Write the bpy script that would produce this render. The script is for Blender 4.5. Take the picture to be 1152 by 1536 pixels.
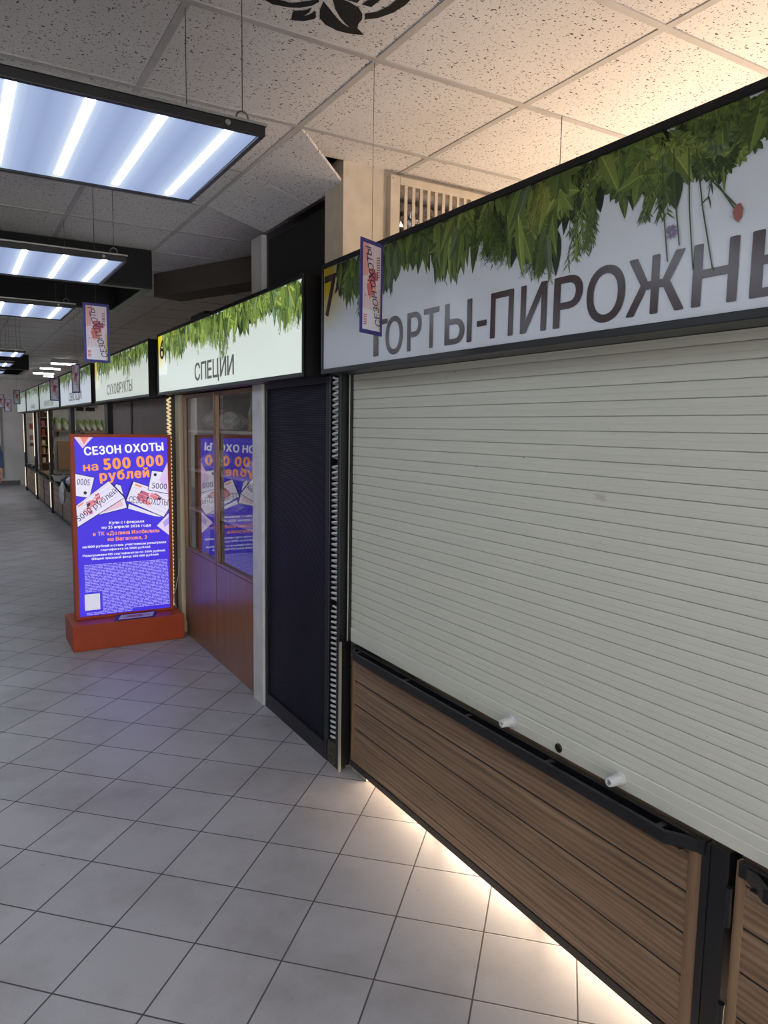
import bpy, bmesh, math, random
import numpy as np
from mathutils import Vector, Matrix
from mathutils.geometry import delaunay_2d_cdt

for o in list(bpy.data.objects):
    bpy.data.objects.remove(o)
sc = bpy.context.scene
C = sc.collection
PI = math.pi
rnd = random.Random(7)

# ------------------------------------------------------------------ camera
cam = bpy.data.cameras.new('camera')
cam.sensor_fit = 'VERTICAL'
cam.sensor_height = 36.0
cam.sensor_width = 27.0
cam.lens = 36.0 * 1091.99 / 1536.0
cam.clip_start = 0.02
cam_o = bpy.data.objects.new('camera', cam)
C.objects.link(cam_o)
cam_o.matrix_world = Matrix(((0.86042, 0.045027, -0.507592, 0), (-0.509359, 0.105673, -0.854041, 0),
                             (0.015184, 0.993381, 0.113858, 1.667), (0, 0, 0, 1)))
sc.camera = cam_o

# ------------------------------------------------------------------ view and world
sc.view_settings.view_transform = 'Standard'
sc.view_settings.look = 'None'
sc.view_settings.gamma = 1.0
sc.view_settings.use_curve_mapping = False
sc.view_settings.exposure = 0.0
w = bpy.data.worlds.new('World')
sc.world = w
w.use_nodes = True
w.node_tree.nodes['Background'].inputs[0].default_value = (0.6, 0.7, 0.9, 1)
w.node_tree.nodes['Background'].inputs[1].default_value = 0.02

TUBE_POWER = 25.0          # brightness of the fluorescent tubes in the hanging lamps


def area(name, loc, rot, sx, sy, energy, col):
    l = bpy.data.lights.new(name, 'AREA')
    l.shape = 'RECTANGLE'
    l.size, l.size_y = sx, sy
    l.energy = energy
    l.color = col
    o = bpy.data.objects.new(name, l)
    o.location = loc
    o.rotation_euler = rot
    C.objects.link(o)
    return o


# added fill light behind the camera, lifts the ceiling; the back wall is closed
area('rear_fill_light', (-0.6, -4.7, 1.35), (PI / 2, 0, PI), 3.6, 2.5, 230, (0.93, 0.96, 1.0))
# unseen lights added inside the far stalls to brighten them
for y in (7.6, 10.6, 13.5, 16.4, 19.0):
    area('stall_fill_light', (2.3, y, 2.3), (0, 0, 0), 0.6, 1.2, 9, (1.0, 0.95, 0.88))
area('end_wall_fill_light', (-2.3, 19.2, 1.4), (PI / 2, 0, -PI / 4), 2.0, 2.2, 45, (0.95, 0.97, 1.0))  # added fill light aimed at the end wall; no exit is modelled
# warm strip lights inside the closed stall: up at its ceiling, and under its counter
area('stall_interior_strip', (2.55, 1.45, 1.80), (PI, 0, 0), 0.9, 2.4, 34, (1.0, 0.75, 0.53))
area('under_counter_strip', (1.96, 1.95, 0.0705), (0, 0, 0), 0.26, 1.9, 190.0, (1.0, 0.78, 0.54))
area('under_counter_strip', (1.96, 0.0, 0.0705), (0, 0, 0), 0.26, 1.7, 165.0, (1.0, 0.78, 0.54))


# ------------------------------------------------------------------ helpers
def lin(c):
    c = c / 255.0
    return c / 12.92 if c <= 0.04045 else ((c + 0.055) / 1.055) ** 2.4


def rgb(r, g, b):
    return (lin(r), lin(g), lin(b), 1.0)


class MB:
    """collects faces (with optional vertex colours) for one mesh object"""
    def __init__(s):
        s.v, s.f, s.c = [], [], []
        s.col = (1, 1, 1, 1)
        s.closed = True

    def add(s, vs, fs, col=None):
        b = len(s.v)
        s.v += [tuple(p) for p in vs]
        s.f += [tuple(i + b for i in f) for f in fs]
        s.c += [col or s.col] * len(vs)

    def box(s, x0, x1, y0, y1, z0, z1, col=None):
        s.add([(x0, y0, z0), (x1, y0, z0), (x1, y1, z0), (x0, y1, z0), (x0, y0, z1), (x1, y0, z1), (x1, y1, z1), (x0, y1, z1)],
              [(0, 3, 2, 1), (4, 5, 6, 7), (0, 1, 5, 4), (1, 2, 6, 5), (2, 3, 7, 6), (3, 0, 4, 7)], col)

    def poly(s, pts, col=None):
        s.add(pts, [tuple(range(len(pts)))], col)

    def prism(s, pts, axis, a, b, col=None):
        """polygon in the plane across `axis`, extruded from a to b"""
        def P(p, t):
            return (t, p[0], p[1]) if axis == 0 else ((p[0], t, p[1]) if axis == 1 else (p[0], p[1], t))
        n = len(pts)
        vs = [P(p, a) for p in pts] + [P(p, b) for p in pts]
        fs = [tuple(range(n))[::-1], tuple(range(n, 2 * n))]
        fs += [(i, (i + 1) % n, n + (i + 1) % n, n + i) for i in range(n)]
        s.add(vs, fs, col)

    def tube(s, path, r, n=8, col=None, flat=None):
        path = [Vector(p) for p in path]
        vs, fs = [], []
        rr = r if isinstance(r, (list, tuple)) else [r] * len(path)
        prev = None
        for i, p in enumerate(path):
            t = (path[min(i + 1, len(path) - 1)] - path[max(i - 1, 0)]).normalized()
            a = t.orthogonal().normalized() if prev is None else (prev - t * prev.dot(t))
            if a.length < 1e-6:
                a = t.orthogonal()
            a.normalize()
            prev = a
            b = t.cross(a)
            for k in range(n):
                an = 2 * PI * k / n
                vs.append(p + (a * math.cos(an) + b * math.sin(an)) * rr[i])
        for i in range(len(path) - 1):
            for k in range(n):
                fs.append((i * n + k, i * n + (k + 1) % n, (i + 1) * n + (k + 1) % n, (i + 1) * n + k))
        fs.append(tuple(range(n))[::-1])
        e = (len(path) - 1) * n
        fs.append(tuple(range(e, e + n)))
        s.add(vs, fs, col)

    def lathe(s, prof, c, n=20, axis=2, col=None, cols=None):
        vs, fs, k0 = [], [], len(prof)
        cl = []
        for j, (r, h) in enumerate(prof):
            for k in range(n):
                an = 2 * PI * k / n
                a, b = r * math.cos(an), r * math.sin(an)
                p = (a, b, h) if axis == 2 else ((h, a, b) if axis == 0 else (a, h, b))
                vs.append((c[0] + p[0], c[1] + p[1], c[2] + p[2]))
                cl.append(cols[j] if cols else (col or s.col))
        for j in range(k0 - 1):
            for k in range(n):
                fs.append((j * n + k, j * n + (k + 1) % n, (j + 1) * n + (k + 1) % n, (j + 1) * n + k))
        fs.append(tuple(range(n))[::-1])
        fs.append(tuple(range((k0 - 1) * n, k0 * n)))
        b = len(s.v)
        s.v += vs
        s.f += [tuple(i + b for i in f) for f in fs]
        s.c += cl

    def build(s, name, mat, parent=None, loc=None, bevel=0, smooth=False, color=False):
        base = Vector(parent['_b']) if parent is not None else Vector(loc if loc is not None else (0, 0, 0))
        me = bpy.data.meshes.new(name)
        me.from_pydata([Vector(p) - base for p in s.v], [], s.f)
        if s.closed:
            bm = bmesh.new()
            bm.from_mesh(me)
            bmesh.ops.recalc_face_normals(bm, faces=bm.faces)
            bm.to_mesh(me)
            bm.free()
        if color:
            at = me.color_attributes.new('Col', 'FLOAT_COLOR', 'POINT')
            at.data.foreach_set('color', [x for c in s.c for x in c])
        if smooth:
            me.polygons.foreach_set('use_smooth', [True] * len(me.polygons))
        me.materials.append(mat)
        o = bpy.data.objects.new(name, me)
        C.objects.link(o)
        o['_b'] = list(base)
        if parent is not None:
            o.parent = parent
        else:
            o.location = base
        if bevel:
            m = o.modifiers.new('bevel', 'BEVEL')
            m.width = bevel
            m.segments = 2
            m.limit_method = 'ANGLE'
        return o


def thing(name, label, cat, loc, group=None):
    o = bpy.data.objects.new(name, None)
    C.objects.link(o)
    o.location = loc
    o.empty_display_size = 0.1
    o['_b'] = list(loc)
    return tag(o, label, cat, group)


def tag(o, label, cat, group=None):
    o['label'] = label
    o['category'] = cat
    if group:
        o['group'] = group
    return o


def struct(o):
    o['kind'] = 'structure'
    return o


def dup(root, loc, label, group=None):
    r = root.copy()
    C.objects.link(r)
    r.location = loc
    r['_b'] = list(loc)
    r['label'] = label
    if group:
        r['group'] = group
    for ch in list(root.children):
        c = ch.copy()
        C.objects.link(c)
        c.parent = r
        for g in list(ch.children):
            d = g.copy()
            C.objects.link(d)
            d.parent = c
    return r


# ------------------------------------------------------------------ materials
class N:
    def __init__(s, name):
        s.m = bpy.data.materials.new(name)
        s.m.use_nodes = True
        s.t = s.m.node_tree
        s.b = s.t.nodes['Principled BSDF']
        s.out = s.t.nodes['Material Output']

    def n(s, typ, **kw):
        x = s.t.nodes.new('ShaderNode' + typ)
        for k, v in kw.items():
            setattr(x, k, v)
        return x

    def l(s, a, b):
        s.t.links.new(a, b)

    def val(s, sock, v):
        if hasattr(v, 'is_output'):
            s.l(v, sock)
        else:
            sock.default_value = v

    def math(s, op, a, b=0.0, c=0.0):
        x = s.n('Math', operation=op)
        for i, v in enumerate((a, b, c)):
            s.val(x.inputs[i], v)
        return x.outputs[0]

    def mix(s, f, a, b, blend='MIX'):
        x = s.n('Mix', data_type='RGBA', blend_type=blend)
        s.val(x.inputs[0], f)
        s.val(x.inputs[6], a)
        s.val(x.inputs[7], b)
        return x.outputs[2]

    def pos(s):
        return s.n('NewGeometry').outputs['Position']

    def obj(s):
        return s.n('TexCoord').outputs['Object']

    def mapping(s, v, scale=(1, 1, 1), loc=(0, 0, 0)):
        x = s.n('Mapping')
        s.l(v, x.inputs[0])
        x.inputs['Scale'].default_value = scale
        x.inputs['Location'].default_value = loc
        return x.outputs[0]

    def noise(s, v, scale, detail=3, rough=0.5, out=0):
        x = s.n('TexNoise')
        s.l(v, x.inputs['Vector'])
        x.inputs['Scale'].default_value = scale
        x.inputs['Detail'].default_value = detail
        x.inputs['Roughness'].default_value = rough
        return x.outputs[out]

    def ramp(s, f, stops):
        x = s.n('ValToRGB')
        s.l(f, x.inputs[0])
        e = x.color_ramp.elements
        while len(e) < len(stops):
            e.new(0.5)
        for i, (p, c) in enumerate(stops):
            e[i].position = p
            e[i].color = c
        return x.outputs[0]

    def bump(s, h, strength=0.3, dist=0.01):
        x = s.n('Bump')
        s.l(h, x.inputs['Height'])
        x.inputs['Strength'].default_value = strength
        x.inputs['Distance'].default_value = dist
        s.l(x.outputs[0], s.b.inputs['Normal'])

    def set(s, col=None, rough=None, metal=None, emit=None, estr=None, coat=None, spec=None):
        if col is not None:
            s.val(s.b.inputs['Base Color'], col)
        if rough is not None:
            s.val(s.b.inputs['Roughness'], rough)
        if metal is not None:
            s.b.inputs['Metallic'].default_value = metal
        if emit is not None:
            s.val(s.b.inputs['Emission Color'], emit)
        if estr is not None:
            s.b.inputs['Emission Strength'].default_value = estr
        if coat is not None:
            s.b.inputs['Coat Weight'].default_value = coat
        if spec is not None:
            s.b.inputs['Specular IOR Level'].default_value = spec
        return s.m


def plain(name, c, rough=0.5, metal=0.0, var=0.06, scale=9.0, spec=None):
    """a plain painted surface with a little uneven tone"""
    n = N(name)
    f = n.noise(n.pos(), scale, 4)
    dark = tuple(x * (1 - var * 2) for x in c[:3]) + (1,)
    lite = tuple(min(1, x * (1 + var)) for x in c[:3]) + (1,)
    n.set(n.ramp(f, [(0.3, dark), (0.7, lite)]), rough, metal, spec=spec)
    return n.m


def glow(name, c, strength, base=None):
    n = N(name)
    return n.set(base or (0.02, 0.02, 0.02, 1), 0.4, emit=c, estr=strength)


def printed(name, rough=0.4, estr=0.0, dim=1.0):
    """colours printed per shape; estr > 0 for a backlit print"""
    n = N(name)
    a = n.n('Attribute', attribute_name='Col').outputs['Color']
    if estr:
        n.set(n.mix(1.0, a, (dim, dim, dim, 1), 'MULTIPLY'), rough, emit=a, estr=estr)
    else:
        n.set(n.mix(1.0, a, (dim, dim, dim, 1), 'MULTIPLY'), rough)
    return n.m


def mat_floor():
    n = N('floor_tiles')
    th, s = math.radians(-44.683), 0.3001
    ca, sa = math.cos(th) / s, math.sin(th) / s
    ox, oy = 0.39665, 1.96694
    p = n.pos()

    def dot(a, b):
        x = n.n('VectorMath', operation='DOT_PRODUCT')
        n.l(p, x.inputs[0])
        x.inputs[1].default_value = (a, b, 0)
        return n.math('SUBTRACT', x.outputs['Value'], ox * a + oy * b)
    u, v = dot(ca, sa), dot(-sa, ca)

    def edge(t):
        return n.math('ABSOLUTE', n.math('SUBTRACT', n.math('FRACT', t), 0.5))
    m = n.math('MAXIMUM', edge(u), edge(v))
    g = n.n('MapRange')
    n.l(m, g.inputs[0])
    g.inputs[1].default_value, g.inputs[2].default_value = 0.4895, 0.4925
    grout = g.outputs[0]
    cell = n.n('CombineXYZ')
    n.l(n.math('FLOOR', u), cell.inputs[0])
    n.l(n.math('FLOOR', v), cell.inputs[1])
    wn = n.n('TexWhiteNoise', noise_dimensions='2D')
    n.l(cell.outputs[0], wn.inputs[0])
    tint = n.mix(wn.outputs[0], rgb(171, 167, 170), rgb(180, 176, 179))
    speck = n.noise(p, 260, 2, 0.6)
    c = n.mix(n.ramp(speck, [(0.38, (0, 0, 0, 1)), (0.62, (1, 1, 1, 1))]), n.mix(0.16, tint, rgb(112, 106, 104)), tint)
    dirt = n.ramp(n.noise(p, 1.7, 6, 0.62), [(0.45, (1, 1, 1, 1)), (0.8, rgb(206, 200, 194))])
    c = n.mix(1.0, c, dirt, 'MULTIPLY')
    spots = n.ramp(n.noise(p, 11, 3, 0.5), [(0.72, (1, 1, 1, 1)), (0.77, rgb(200, 196, 190))])
    c = n.mix(1.0, c, spots, 'MULTIPLY')
    c = n.mix(grout, c, rgb(78, 72, 72))
    n.set(c, n.math('ADD', n.math('MULTIPLY', grout, 0.4), n.math('ADD', n.math('MULTIPLY', n.noise(p, 30), 0.12), 0.36)))
    h = n.math('SUBTRACT', n.math('MULTIPLY', speck, 0.05), grout)
    n.bump(h, 0.35, 0.002)
    return n.m


def mat_ceiling():
    n = N('mineral_fibre_tiles')
    p = n.pos()
    base = n.ramp(n.noise(p, 3, 3), [(0.3, rgb(222, 218, 216)), (0.7, rgb(230, 226, 224))])

    def flecks(scale, seed, thr):
        nz = n.n('TexNoise')
        nz.inputs['Scale'].default_value = 55
        n.l(p, nz.inputs['Vector'])
        off = n.n('VectorMath', operation='MULTIPLY_ADD')
        n.l(nz.outputs['Color'], off.inputs[0])
        off.inputs[1].default_value = (0.012, 0.012, 0)
        n.l(p, off.inputs[2])
        vv = n.n('TexVoronoi', voronoi_dimensions='2D')
        n.l(n.mapping(off.outputs[0], scale, (seed, seed * 2, 0)), vv.inputs['Vector'])
        vv.inputs['Scale'].default_value = 1
        lim = n.math('MULTIPLY', n.n('SeparateColor').outputs[0], 0)
        sp = n.n('SeparateColor')
        n.l(vv.outputs['Color'], sp.inputs[0])
        lim = n.math('MULTIPLY', n.math('MULTIPLY', sp.outputs[0], sp.outputs[1]), thr)
        return n.math('LESS_THAN', vv.outputs['Distance'], lim)
    f = n.math('MAXIMUM', flecks((34, 90, 1), 0.0, 0.26), flecks((95, 38, 1), 3.3, 0.24))
    f = n.math('MAXIMUM', f, flecks((120, 120, 1), 7.1, 0.22))
    n.set(n.mix(f, base, rgb(92, 84, 80)), 0.9, spec=0.2)
    n.bump(n.math('SUBTRACT', n.math('MULTIPLY', n.noise(p, 90), 0.4), f), 0.3, 0.003)
    return n.m


def mat_wood(name, stops, axis=1, scale=1.0, rough=0.45, joint_shade=None):
    n = N(name)
    p = n.pos()
    sc3 = [26 * scale, 26 * scale, 26 * scale]
    sc3[axis] = 1.6 * scale
    q = n.mapping(p, tuple(sc3))
    wob = n.noise(p, 2.2, 2)
    grain = n.noise(q, 1.0, 6, 0.62)
    fine = n.noise(n.mapping(p, tuple(x * (9 if i != axis else 5) for i, x in enumerate(sc3))), 1.0, 3, 0.7)
    rings = n.n('TexWave', wave_type='BANDS', bands_direction='Z' if axis != 2 else 'Y')
    n.l(n.mapping(p, tuple(x * .35 for x in sc3)), rings.inputs['Vector'])
    rings.inputs['Scale'].default_value = 1.0
    rings.inputs['Distortion'].default_value = 9.0
    rings.inputs['Detail'].default_value = 3.0
    f = n.math('ADD', n.math('MULTIPLY', grain, 0.62), n.math('ADD', n.math('MULTIPLY', rings.outputs['Fac'], 0.16), n.math('MULTIPLY', fine, 0.24)))
    c = n.ramp(f, stops)
    n.set(c, rough)
    n.bump(f, 0.12, 0.002)
    return n.m


M = {}
M['floor'] = mat_floor()
M['ceiling'] = mat_ceiling()
M['grid'] = plain('ceiling_grid_paint', rgb(190, 186, 184), 0.5)
M['wall'] = plain('cream_wall_paint', rgb(226, 222, 216), 0.8, scale=3)
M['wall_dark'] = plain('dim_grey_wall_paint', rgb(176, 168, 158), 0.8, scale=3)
M['grey_wall'] = plain('grey_wall_paint', rgb(206, 202, 200), 0.75, scale=2)
M['white'] = plain('white_plastic', rgb(205, 204, 204), 0.45)
M['cream_col'] = plain('cream_column_paint', rgb(206, 194, 176), 0.7, scale=14)
M['black'] = plain('black_powder_coat', rgb(17, 18, 21), 0.38, var=0.1)
M['black_soft'] = plain('black_matt_board', rgb(13, 13, 16), 0.7, var=0.1)
M['beam_dark'] = plain('dark_brown_beam', rgb(92, 84, 76), 0.7)
M['slat'] = None
M['steel'] = plain('grey_steel', rgb(150, 150, 148), 0.35, 0.8)
M['galv'] = plain('pale_bare_metal', rgb(190, 184, 170), 0.4, 0.6)
M['orange'] = plain('orange_laminate', rgb(176, 66, 22), 0.45)
M['joint_shade'] = N('painted_groove_shade').set(rgb(34, 24, 22), 0.6)  # dark colour painting the shade between planks
M['cream_wood'] = mat_wood('cream_wood', [(0.2, rgb(186, 168, 134)), (0.8, rgb(222, 206, 172))], 2)
M['wood'] = mat_wood('brown_plank_wood', [(0.30, rgb(82, 63, 48)), (0.43, rgb(113, 89, 68)), (0.55, rgb(130, 104, 81)), (0.72, rgb(148, 122, 98))], 1, 1.7, 0.3)
M['wood_v'] = mat_wood('brown_stile_wood', [(0.28, rgb(92, 70, 50)), (0.5, rgb(126, 99, 74)), (0.75, rgb(150, 122, 94))], 2)
M['cab_wood'] = mat_wood('orange_brown_laminate', [(0.25, rgb(116, 82, 58)), (0.55, rgb(138, 100, 72)), (0.8, rgb(152, 114, 84))], 2, rough=0.3)
M['shelf_wood'] = mat_wood('shelf_board', [(0.25, rgb(120, 92, 70)), (0.8, rgb(160, 130, 104))], 1)
M['cab_shelf'] = plain('pale_cabinet_shelf', rgb(214, 190, 172), 0.5)
M['inside'] = plain('cabinet_inside_board', rgb(150, 138, 126), 0.7)
M['letters'] = N('dark_brown_vinyl').set(rgb(66, 50, 52), 0.24)
M['grey_letters'] = N('grey_film').set(rgb(60, 60, 56), 0.4, emit=rgb(98, 100, 94), estr=0.55)
M['sign_unlit'] = plain('unlit_sign_acrylic', rgb(212, 218, 228), 0.32, var=0.01)
M['print'] = printed('herb_photo_print', 0.35, 0.0, 0.74)
M['flat_print'] = printed('printed_paper', 0.5)
M['string'] = N('thin_cord').set(rgb(70, 66, 64), 0.7)
M['wire'] = N('thin_steel_wire').set(rgb(90, 90, 92), 0.4, 0.7)
M['card_blue'] = plain('blue_card', rgb(52, 50, 120), 0.55)
M['coil'] = plain('white_plastic_coil', rgb(196, 198, 196), 0.35)
M['coil_lit'] = N('lit_coil').set(rgb(220, 200, 160), 0.4, emit=rgb(250, 226, 180), estr=0.55)
M['led'] = glow('warm_led_strip', rgb(255, 240, 214), 1.1)
M['tube'] = glow('fluorescent_tube', (0.80, 0.90, 1.0, 1), TUBE_POWER)
M['far_tube'] = glow('far_ceiling_tube', (0.95, 1.0, 0.98, 1), 16.0)
M['cable'] = N('white_cable').set(rgb(200, 198, 192), 0.5)
M['foil'] = N('crumpled_foil').set(rgb(200, 200, 204), 0.18, 1.0)


def mat_shutter():
    n = N('ivory_shutter_paint')
    p = n.pos()
    streak = n.noise(n.mapping(p, (1, 3, 60)), 1.0, 4)
    dirt = n.ramp(n.noise(n.mapping(p, (1, 9, 14)), 1.0, 6, 0.7), [(0.66, (1, 1, 1, 1)), (0.80, rgb(214, 206, 190))])
    c = n.ramp(streak, [(0.3, rgb(203, 203, 190)), (0.7, rgb(206, 206, 193))])
    specks = n.math('GREATER_THAN', n.noise(n.mapping(p, (1, 30, 60)), 1.0, 1), 0.83)
    c = n.mix(1.0, c, dirt, 'MULTIPLY')
    c = n.mix(specks, c, rgb(120, 112, 98))
    n.set(c, 0.42)
    return n.m


M['slat'] = mat_shutter()


def mat_mesh_door():
    n = N('dark_perforated_curtain')
    p = n.pos()
    sx = n.n('SeparateXYZ')
    n.l(p, sx.inputs[0])
    u = n.math('MULTIPLY', sx.outputs[1], 1 / 0.011)
    v = n.math('MULTIPLY', sx.outputs[2], 1 / 0.0085)
    row = n.math('FLOOR', v)
    u2 = n.math('ADD', u, n.math('MULTIPLY', row, 0.5))
    du = n.math('SUBTRACT', n.math('FRACT', u2), 0.5)
    dv = n.math('SUBTRACT', n.math('FRACT', v), 0.5)
    d = n.math('SQRT', n.math('ADD', n.math('MULTIPLY', du, du), n.math('MULTIPLY', dv, dv)))
    hole = n.math('LESS_THAN', d, 0.26)
    patch = n.noise(p, 2.5, 2)
    c = n.mix(hole, rgb(12, 12, 18), n.mix(patch, rgb(24, 24, 40), rgb(96, 94, 116)))
    n.set(c, 0.6, spec=0.12)
    n.bump(hole, 0.4, 0.002)
    return n.m


M['mesh_door'] = mat_mesh_door()


def mat_diffuser():
    """prismatic sheet lit from behind by eight tubes across its length"""
    n = N('prismatic_diffuser')
    p = n.obj()
    s = n.n('SeparateXYZ')
    n.l(p, s.inputs[0])
    x = n.math('DIVIDE', s.outputs[0], 0.1475)
    d = n.math('ABSOLUTE', n.math('SUBTRACT', n.math('FRACT', x), 0.5))
    d = n.math('MULTIPLY', d, 2.0)
    px = n.math('PINGPONG', n.math('MULTIPLY', s.outputs[0], 1 / 0.012), 0.5)
    py = n.math('PINGPONG', n.math('MULTIPLY', s.outputs[1], 1 / 0.006), 0.5)
    rip = n.math('ADD', n.math('MULTIPLY', px, 0.25), n.math('MULTIPLY', py, 0.45))
    c = n.ramp(n.math('SUBTRACT', d, n.math('MULTIPLY', rip, 0.25)), [(0.0, (0.95, 1.0, 1.0, 1)), (0.16, (0.62, 0.74, 0.95, 1)), (0.42, (0.42, 0.53, 0.80, 1)), (1.0, (0.31, 0.40, 0.66, 1))])
    n.set((0.10, 0.11, 0.13, 1), 0.5, emit=c, estr=0.86, spec=0.1)
    return n.m


M['diffuser'] = mat_diffuser()


def mat_glass():
    n = N('cabinet_glass')
    tr = n.n('BsdfTransparent')
    tr.inputs[0].default_value = (0.86, 0.88, 0.87, 1)
    gl = n.n('BsdfGlossy')
    gl.inputs['Roughness'].default_value = 0.0
    lw = n.n('LayerWeight')
    lw.inputs['Blend'].default_value = 0.5
    mx = n.n('MixShader')
    n.l(n.math('MINIMUM', n.math('MULTIPLY_ADD', n.math('POWER', lw.outputs['Facing'], 5.0), 2.1, 0.07), 1.0), mx.inputs[0])
    n.l(tr.outputs[0], mx.inputs[1])
    n.l(gl.outputs[0], mx.inputs[2])
    n.l(mx.outputs[0], n.out.inputs['Surface'])
    return n.m


M['glass'] = mat_glass()

# ------------------------------------------------------------------ the setting
H = 2.818


def sbox(name, mat, x0, x1, y0, y1, z0, z1, bevel=0):
    b = MB()
    b.box(x0, x1, y0, y1, z0, z1)
    return struct(b.build(name, mat, loc=((x0 + x1) / 2, (y0 + y1) / 2, z0), bevel=bevel))


XL, XR, YB, YE = -2.5, 5.2, -5.0, 21.9
sbox('floor', M['floor'], XL, XR, YB, YE, -0.1, 0)
sbox('wall_left', M['wall'], XL - 0.1, XL, YB, YE, 0, H + 0.6)
sbox('wall_back', M['wall'], XL, XR, YB - 0.1, YB, 0, H + 0.6)
sbox('wall_right', M['wall_dark'], XR, XR + 0.1, YB, YE, 0, H + 0.6)
sbox('wall_end', M['grey_wall'], XL, XR, YE, YE + 0.1, 0, H + 0.6)
sbox('baseboard_end', plain('grey_skirting', rgb(104, 100, 102), 0.6), XL, 1.56, YE - 0.015, YE, 0, 0.13)

# ceiling with the opening where three tiles hang down towards the transom
b = MB()
b.closed = False
X1, XC = 1.2085, 1.53
for pts in ([(XL, YB), (XR, YB), (XR, 2.712), (XL, 2.712)],
            [(XL, 2.712), (X1, 2.712), (X1, 3.912), (XL, 3.912)],
            [(X1, 2.712), (XR, 2.712), (XR, 2.94), (1.515, 2.94), (1.40, 2.945), (X1, 2.90)],
            [(XC, 2.94), (XR, 2.94), (XR, 3.912), (XC, 3.912)],
            [(XL, 3.912), (XR, 3.912), (XR, YE), (XL, YE)]):
    nn_ = len(pts)
    b.add([(x, y, H) for x, y in pts], [tuple(range(nn_))[::-1]])
    b.add([(x, y, H + 0.015) for x, y in pts], [tuple(range(nn_))])
struct(b.build('ceiling', M['ceiling'], loc=(0, 8, H)))
sbox('trim_1', M['black_soft'], XL, XR, YB, YE, H + 0.5, H + 0.55)

b = MB()
t = 0.012
k = 0
for i in range(-5, 9):
    x = 0.0085 + 0.6 * i
    b.box(x - t, x + t, YB, YE, H - 0.004, H + 0.002)
for j in range(-8, 37):
    y = 0.312 + 0.6 * j
    if 2.75 < y < 3.9:
        b.box(XL, X1, y - t, y + t, H - 0.0045, H + 0.002)
        b.box(1.8085 if y < 3.5 else 1.60, XR, y - t, y + t, H - 0.0045, H + 0.002)
    else:
        b.box(XL, XR, y - t, y + t, H - 0.0045, H + 0.002)
struct(b.build('trim_2', M['grid'], loc=(0, 8, H)))


# sloping ceiling tiles
def slope_tile(pts, label):
    b = MB()
    n = len(pts)
    up = [(x, y, z + 0.014) for x, y, z in pts]
    b.add(list(pts) + up, [tuple(range(n))[::-1], tuple(range(n, 2 * n))] + [(i, (i + 1) % n, n + (i + 1) % n, n + i) for i in range(n)])
    o = b.build('ceiling_tile', M['ceiling'], loc=pts[0])
    return tag(o, label, 'ceiling tile', 'ceiling tiles sloping down to the black transom')


za, zb = H - 0.004, 2.726
slope_tile([(1.225, 2.73, za), (1.53, 2.966, zb), (1.53, 3.305, zb), (1.213, 3.305, za)],
           'fleck-patterned ceiling tile hanging down with its slanted cut edge beside the cream column')
slope_tile([(1.213, 3.318, za), (1.53, 3.318, zb), (1.53, 3.908, zb), (1.213, 3.908, za)],
           'sloping ceiling tile above the far end of the black transom, beyond the slanted-edge tile')

# black ornament printed on the ceiling tile
b = MB()
b.closed = False
LOGO_XY = [[(0.924, 1.918), (0.935, 1.963), (0.951, 1.998), (0.98, 2.02), (1.024, 2.03), (1.061, 2.025), (1.101, 2.009), (1.07, 1.988), (1.041, 1.995), (1.017, 1.987), (0.983, 1.964), (0.952, 1.939)], [(0.941, 1.896), (0.968, 1.934), (0.997, 1.963), (1.024, 1.983), (1.044, 1.993), (1.067, 1.987), (1.058, 1.966), (1.056, 1.94), (1.042, 1.913), (1.019, 1.893), (0.987, 1.884), (0.963, 1.883)], [(0.874, 2.01), (0.886, 2.049), (0.918, 2.038), (0.939, 2.012), (0.941, 1.999), (0.924, 1.97), (0.923, 1.988), (0.909, 2.013), (0.914, 1.984), (0.91, 1.962), (0.902, 1.983), (0.876, 2.002)], [(0.786, 1.998), (0.813, 2.006), (0.858, 1.995), (0.883, 1.981), (0.907, 1.954), (0.916, 1.925), (0.908, 1.917), (0.878, 1.95), (0.852, 1.973), (0.823, 1.975), (0.785, 1.978)], [(1.049, 1.909), (1.062, 1.936), (1.091, 1.909), (1.113, 1.864), (1.122, 1.815), (1.121, 1.787), (1.115, 1.767), (1.088, 1.796), (1.086, 1.843), (1.072, 1.885)], [(1.019, 1.876), (1.048, 1.873), (1.052, 1.83), (1.049, 1.812), (1.025, 1.844)], [(0.966, 1.88), (1.006, 1.876), (1.005, 1.857), (0.986, 1.84), (0.959, 1.857)]]
for j, pts in enumerate(LOGO_XY):
    b.poly([(x, y, H - 0.0012) for x, y in pts])
tag(b.build('ceiling_ornament', M['black_soft'], loc=(0.95, 1.9, H)), 'black leaf and petal ornament printed on a ceiling tile', 'ornament')

# loose wire hanging from the warm lit ceiling
b = MB()
b.tube([(1.982, 2.101, H), (1.98, 2.10, 2.05)], 0.0016, 5)
tag(b.build('hanging_wire', M['wire'], loc=(1.982, 2.101, 2.05)), 'thin wire hanging from the warm lit ceiling behind the cake stall sign', 'wire')

# partition between the cake stall and the doorway, with its column and vent opening
b = MB()
b.box(1.72, 1.765, 2.955, 3.05, 0, H)
b.box(1.765, 2.52, 2.955, 3.05, 0, 2.15)
b.box(1.765, 2.52, 2.955, 3.05, 2.79, H)
b.box(2.52, XR, 2.955, 3.05, 0, H)
struct(b.build('wall_partition', M['cream_col'], loc=(2.5, 3.0, 0)))
b = MB()
b.box(1.517, 1.72, 2.94, 3.12, 1.94, H + 0.02)
struct(b.build('trim_3', M['cream_col'], loc=(1.62, 3.0, 1.94)))

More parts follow.
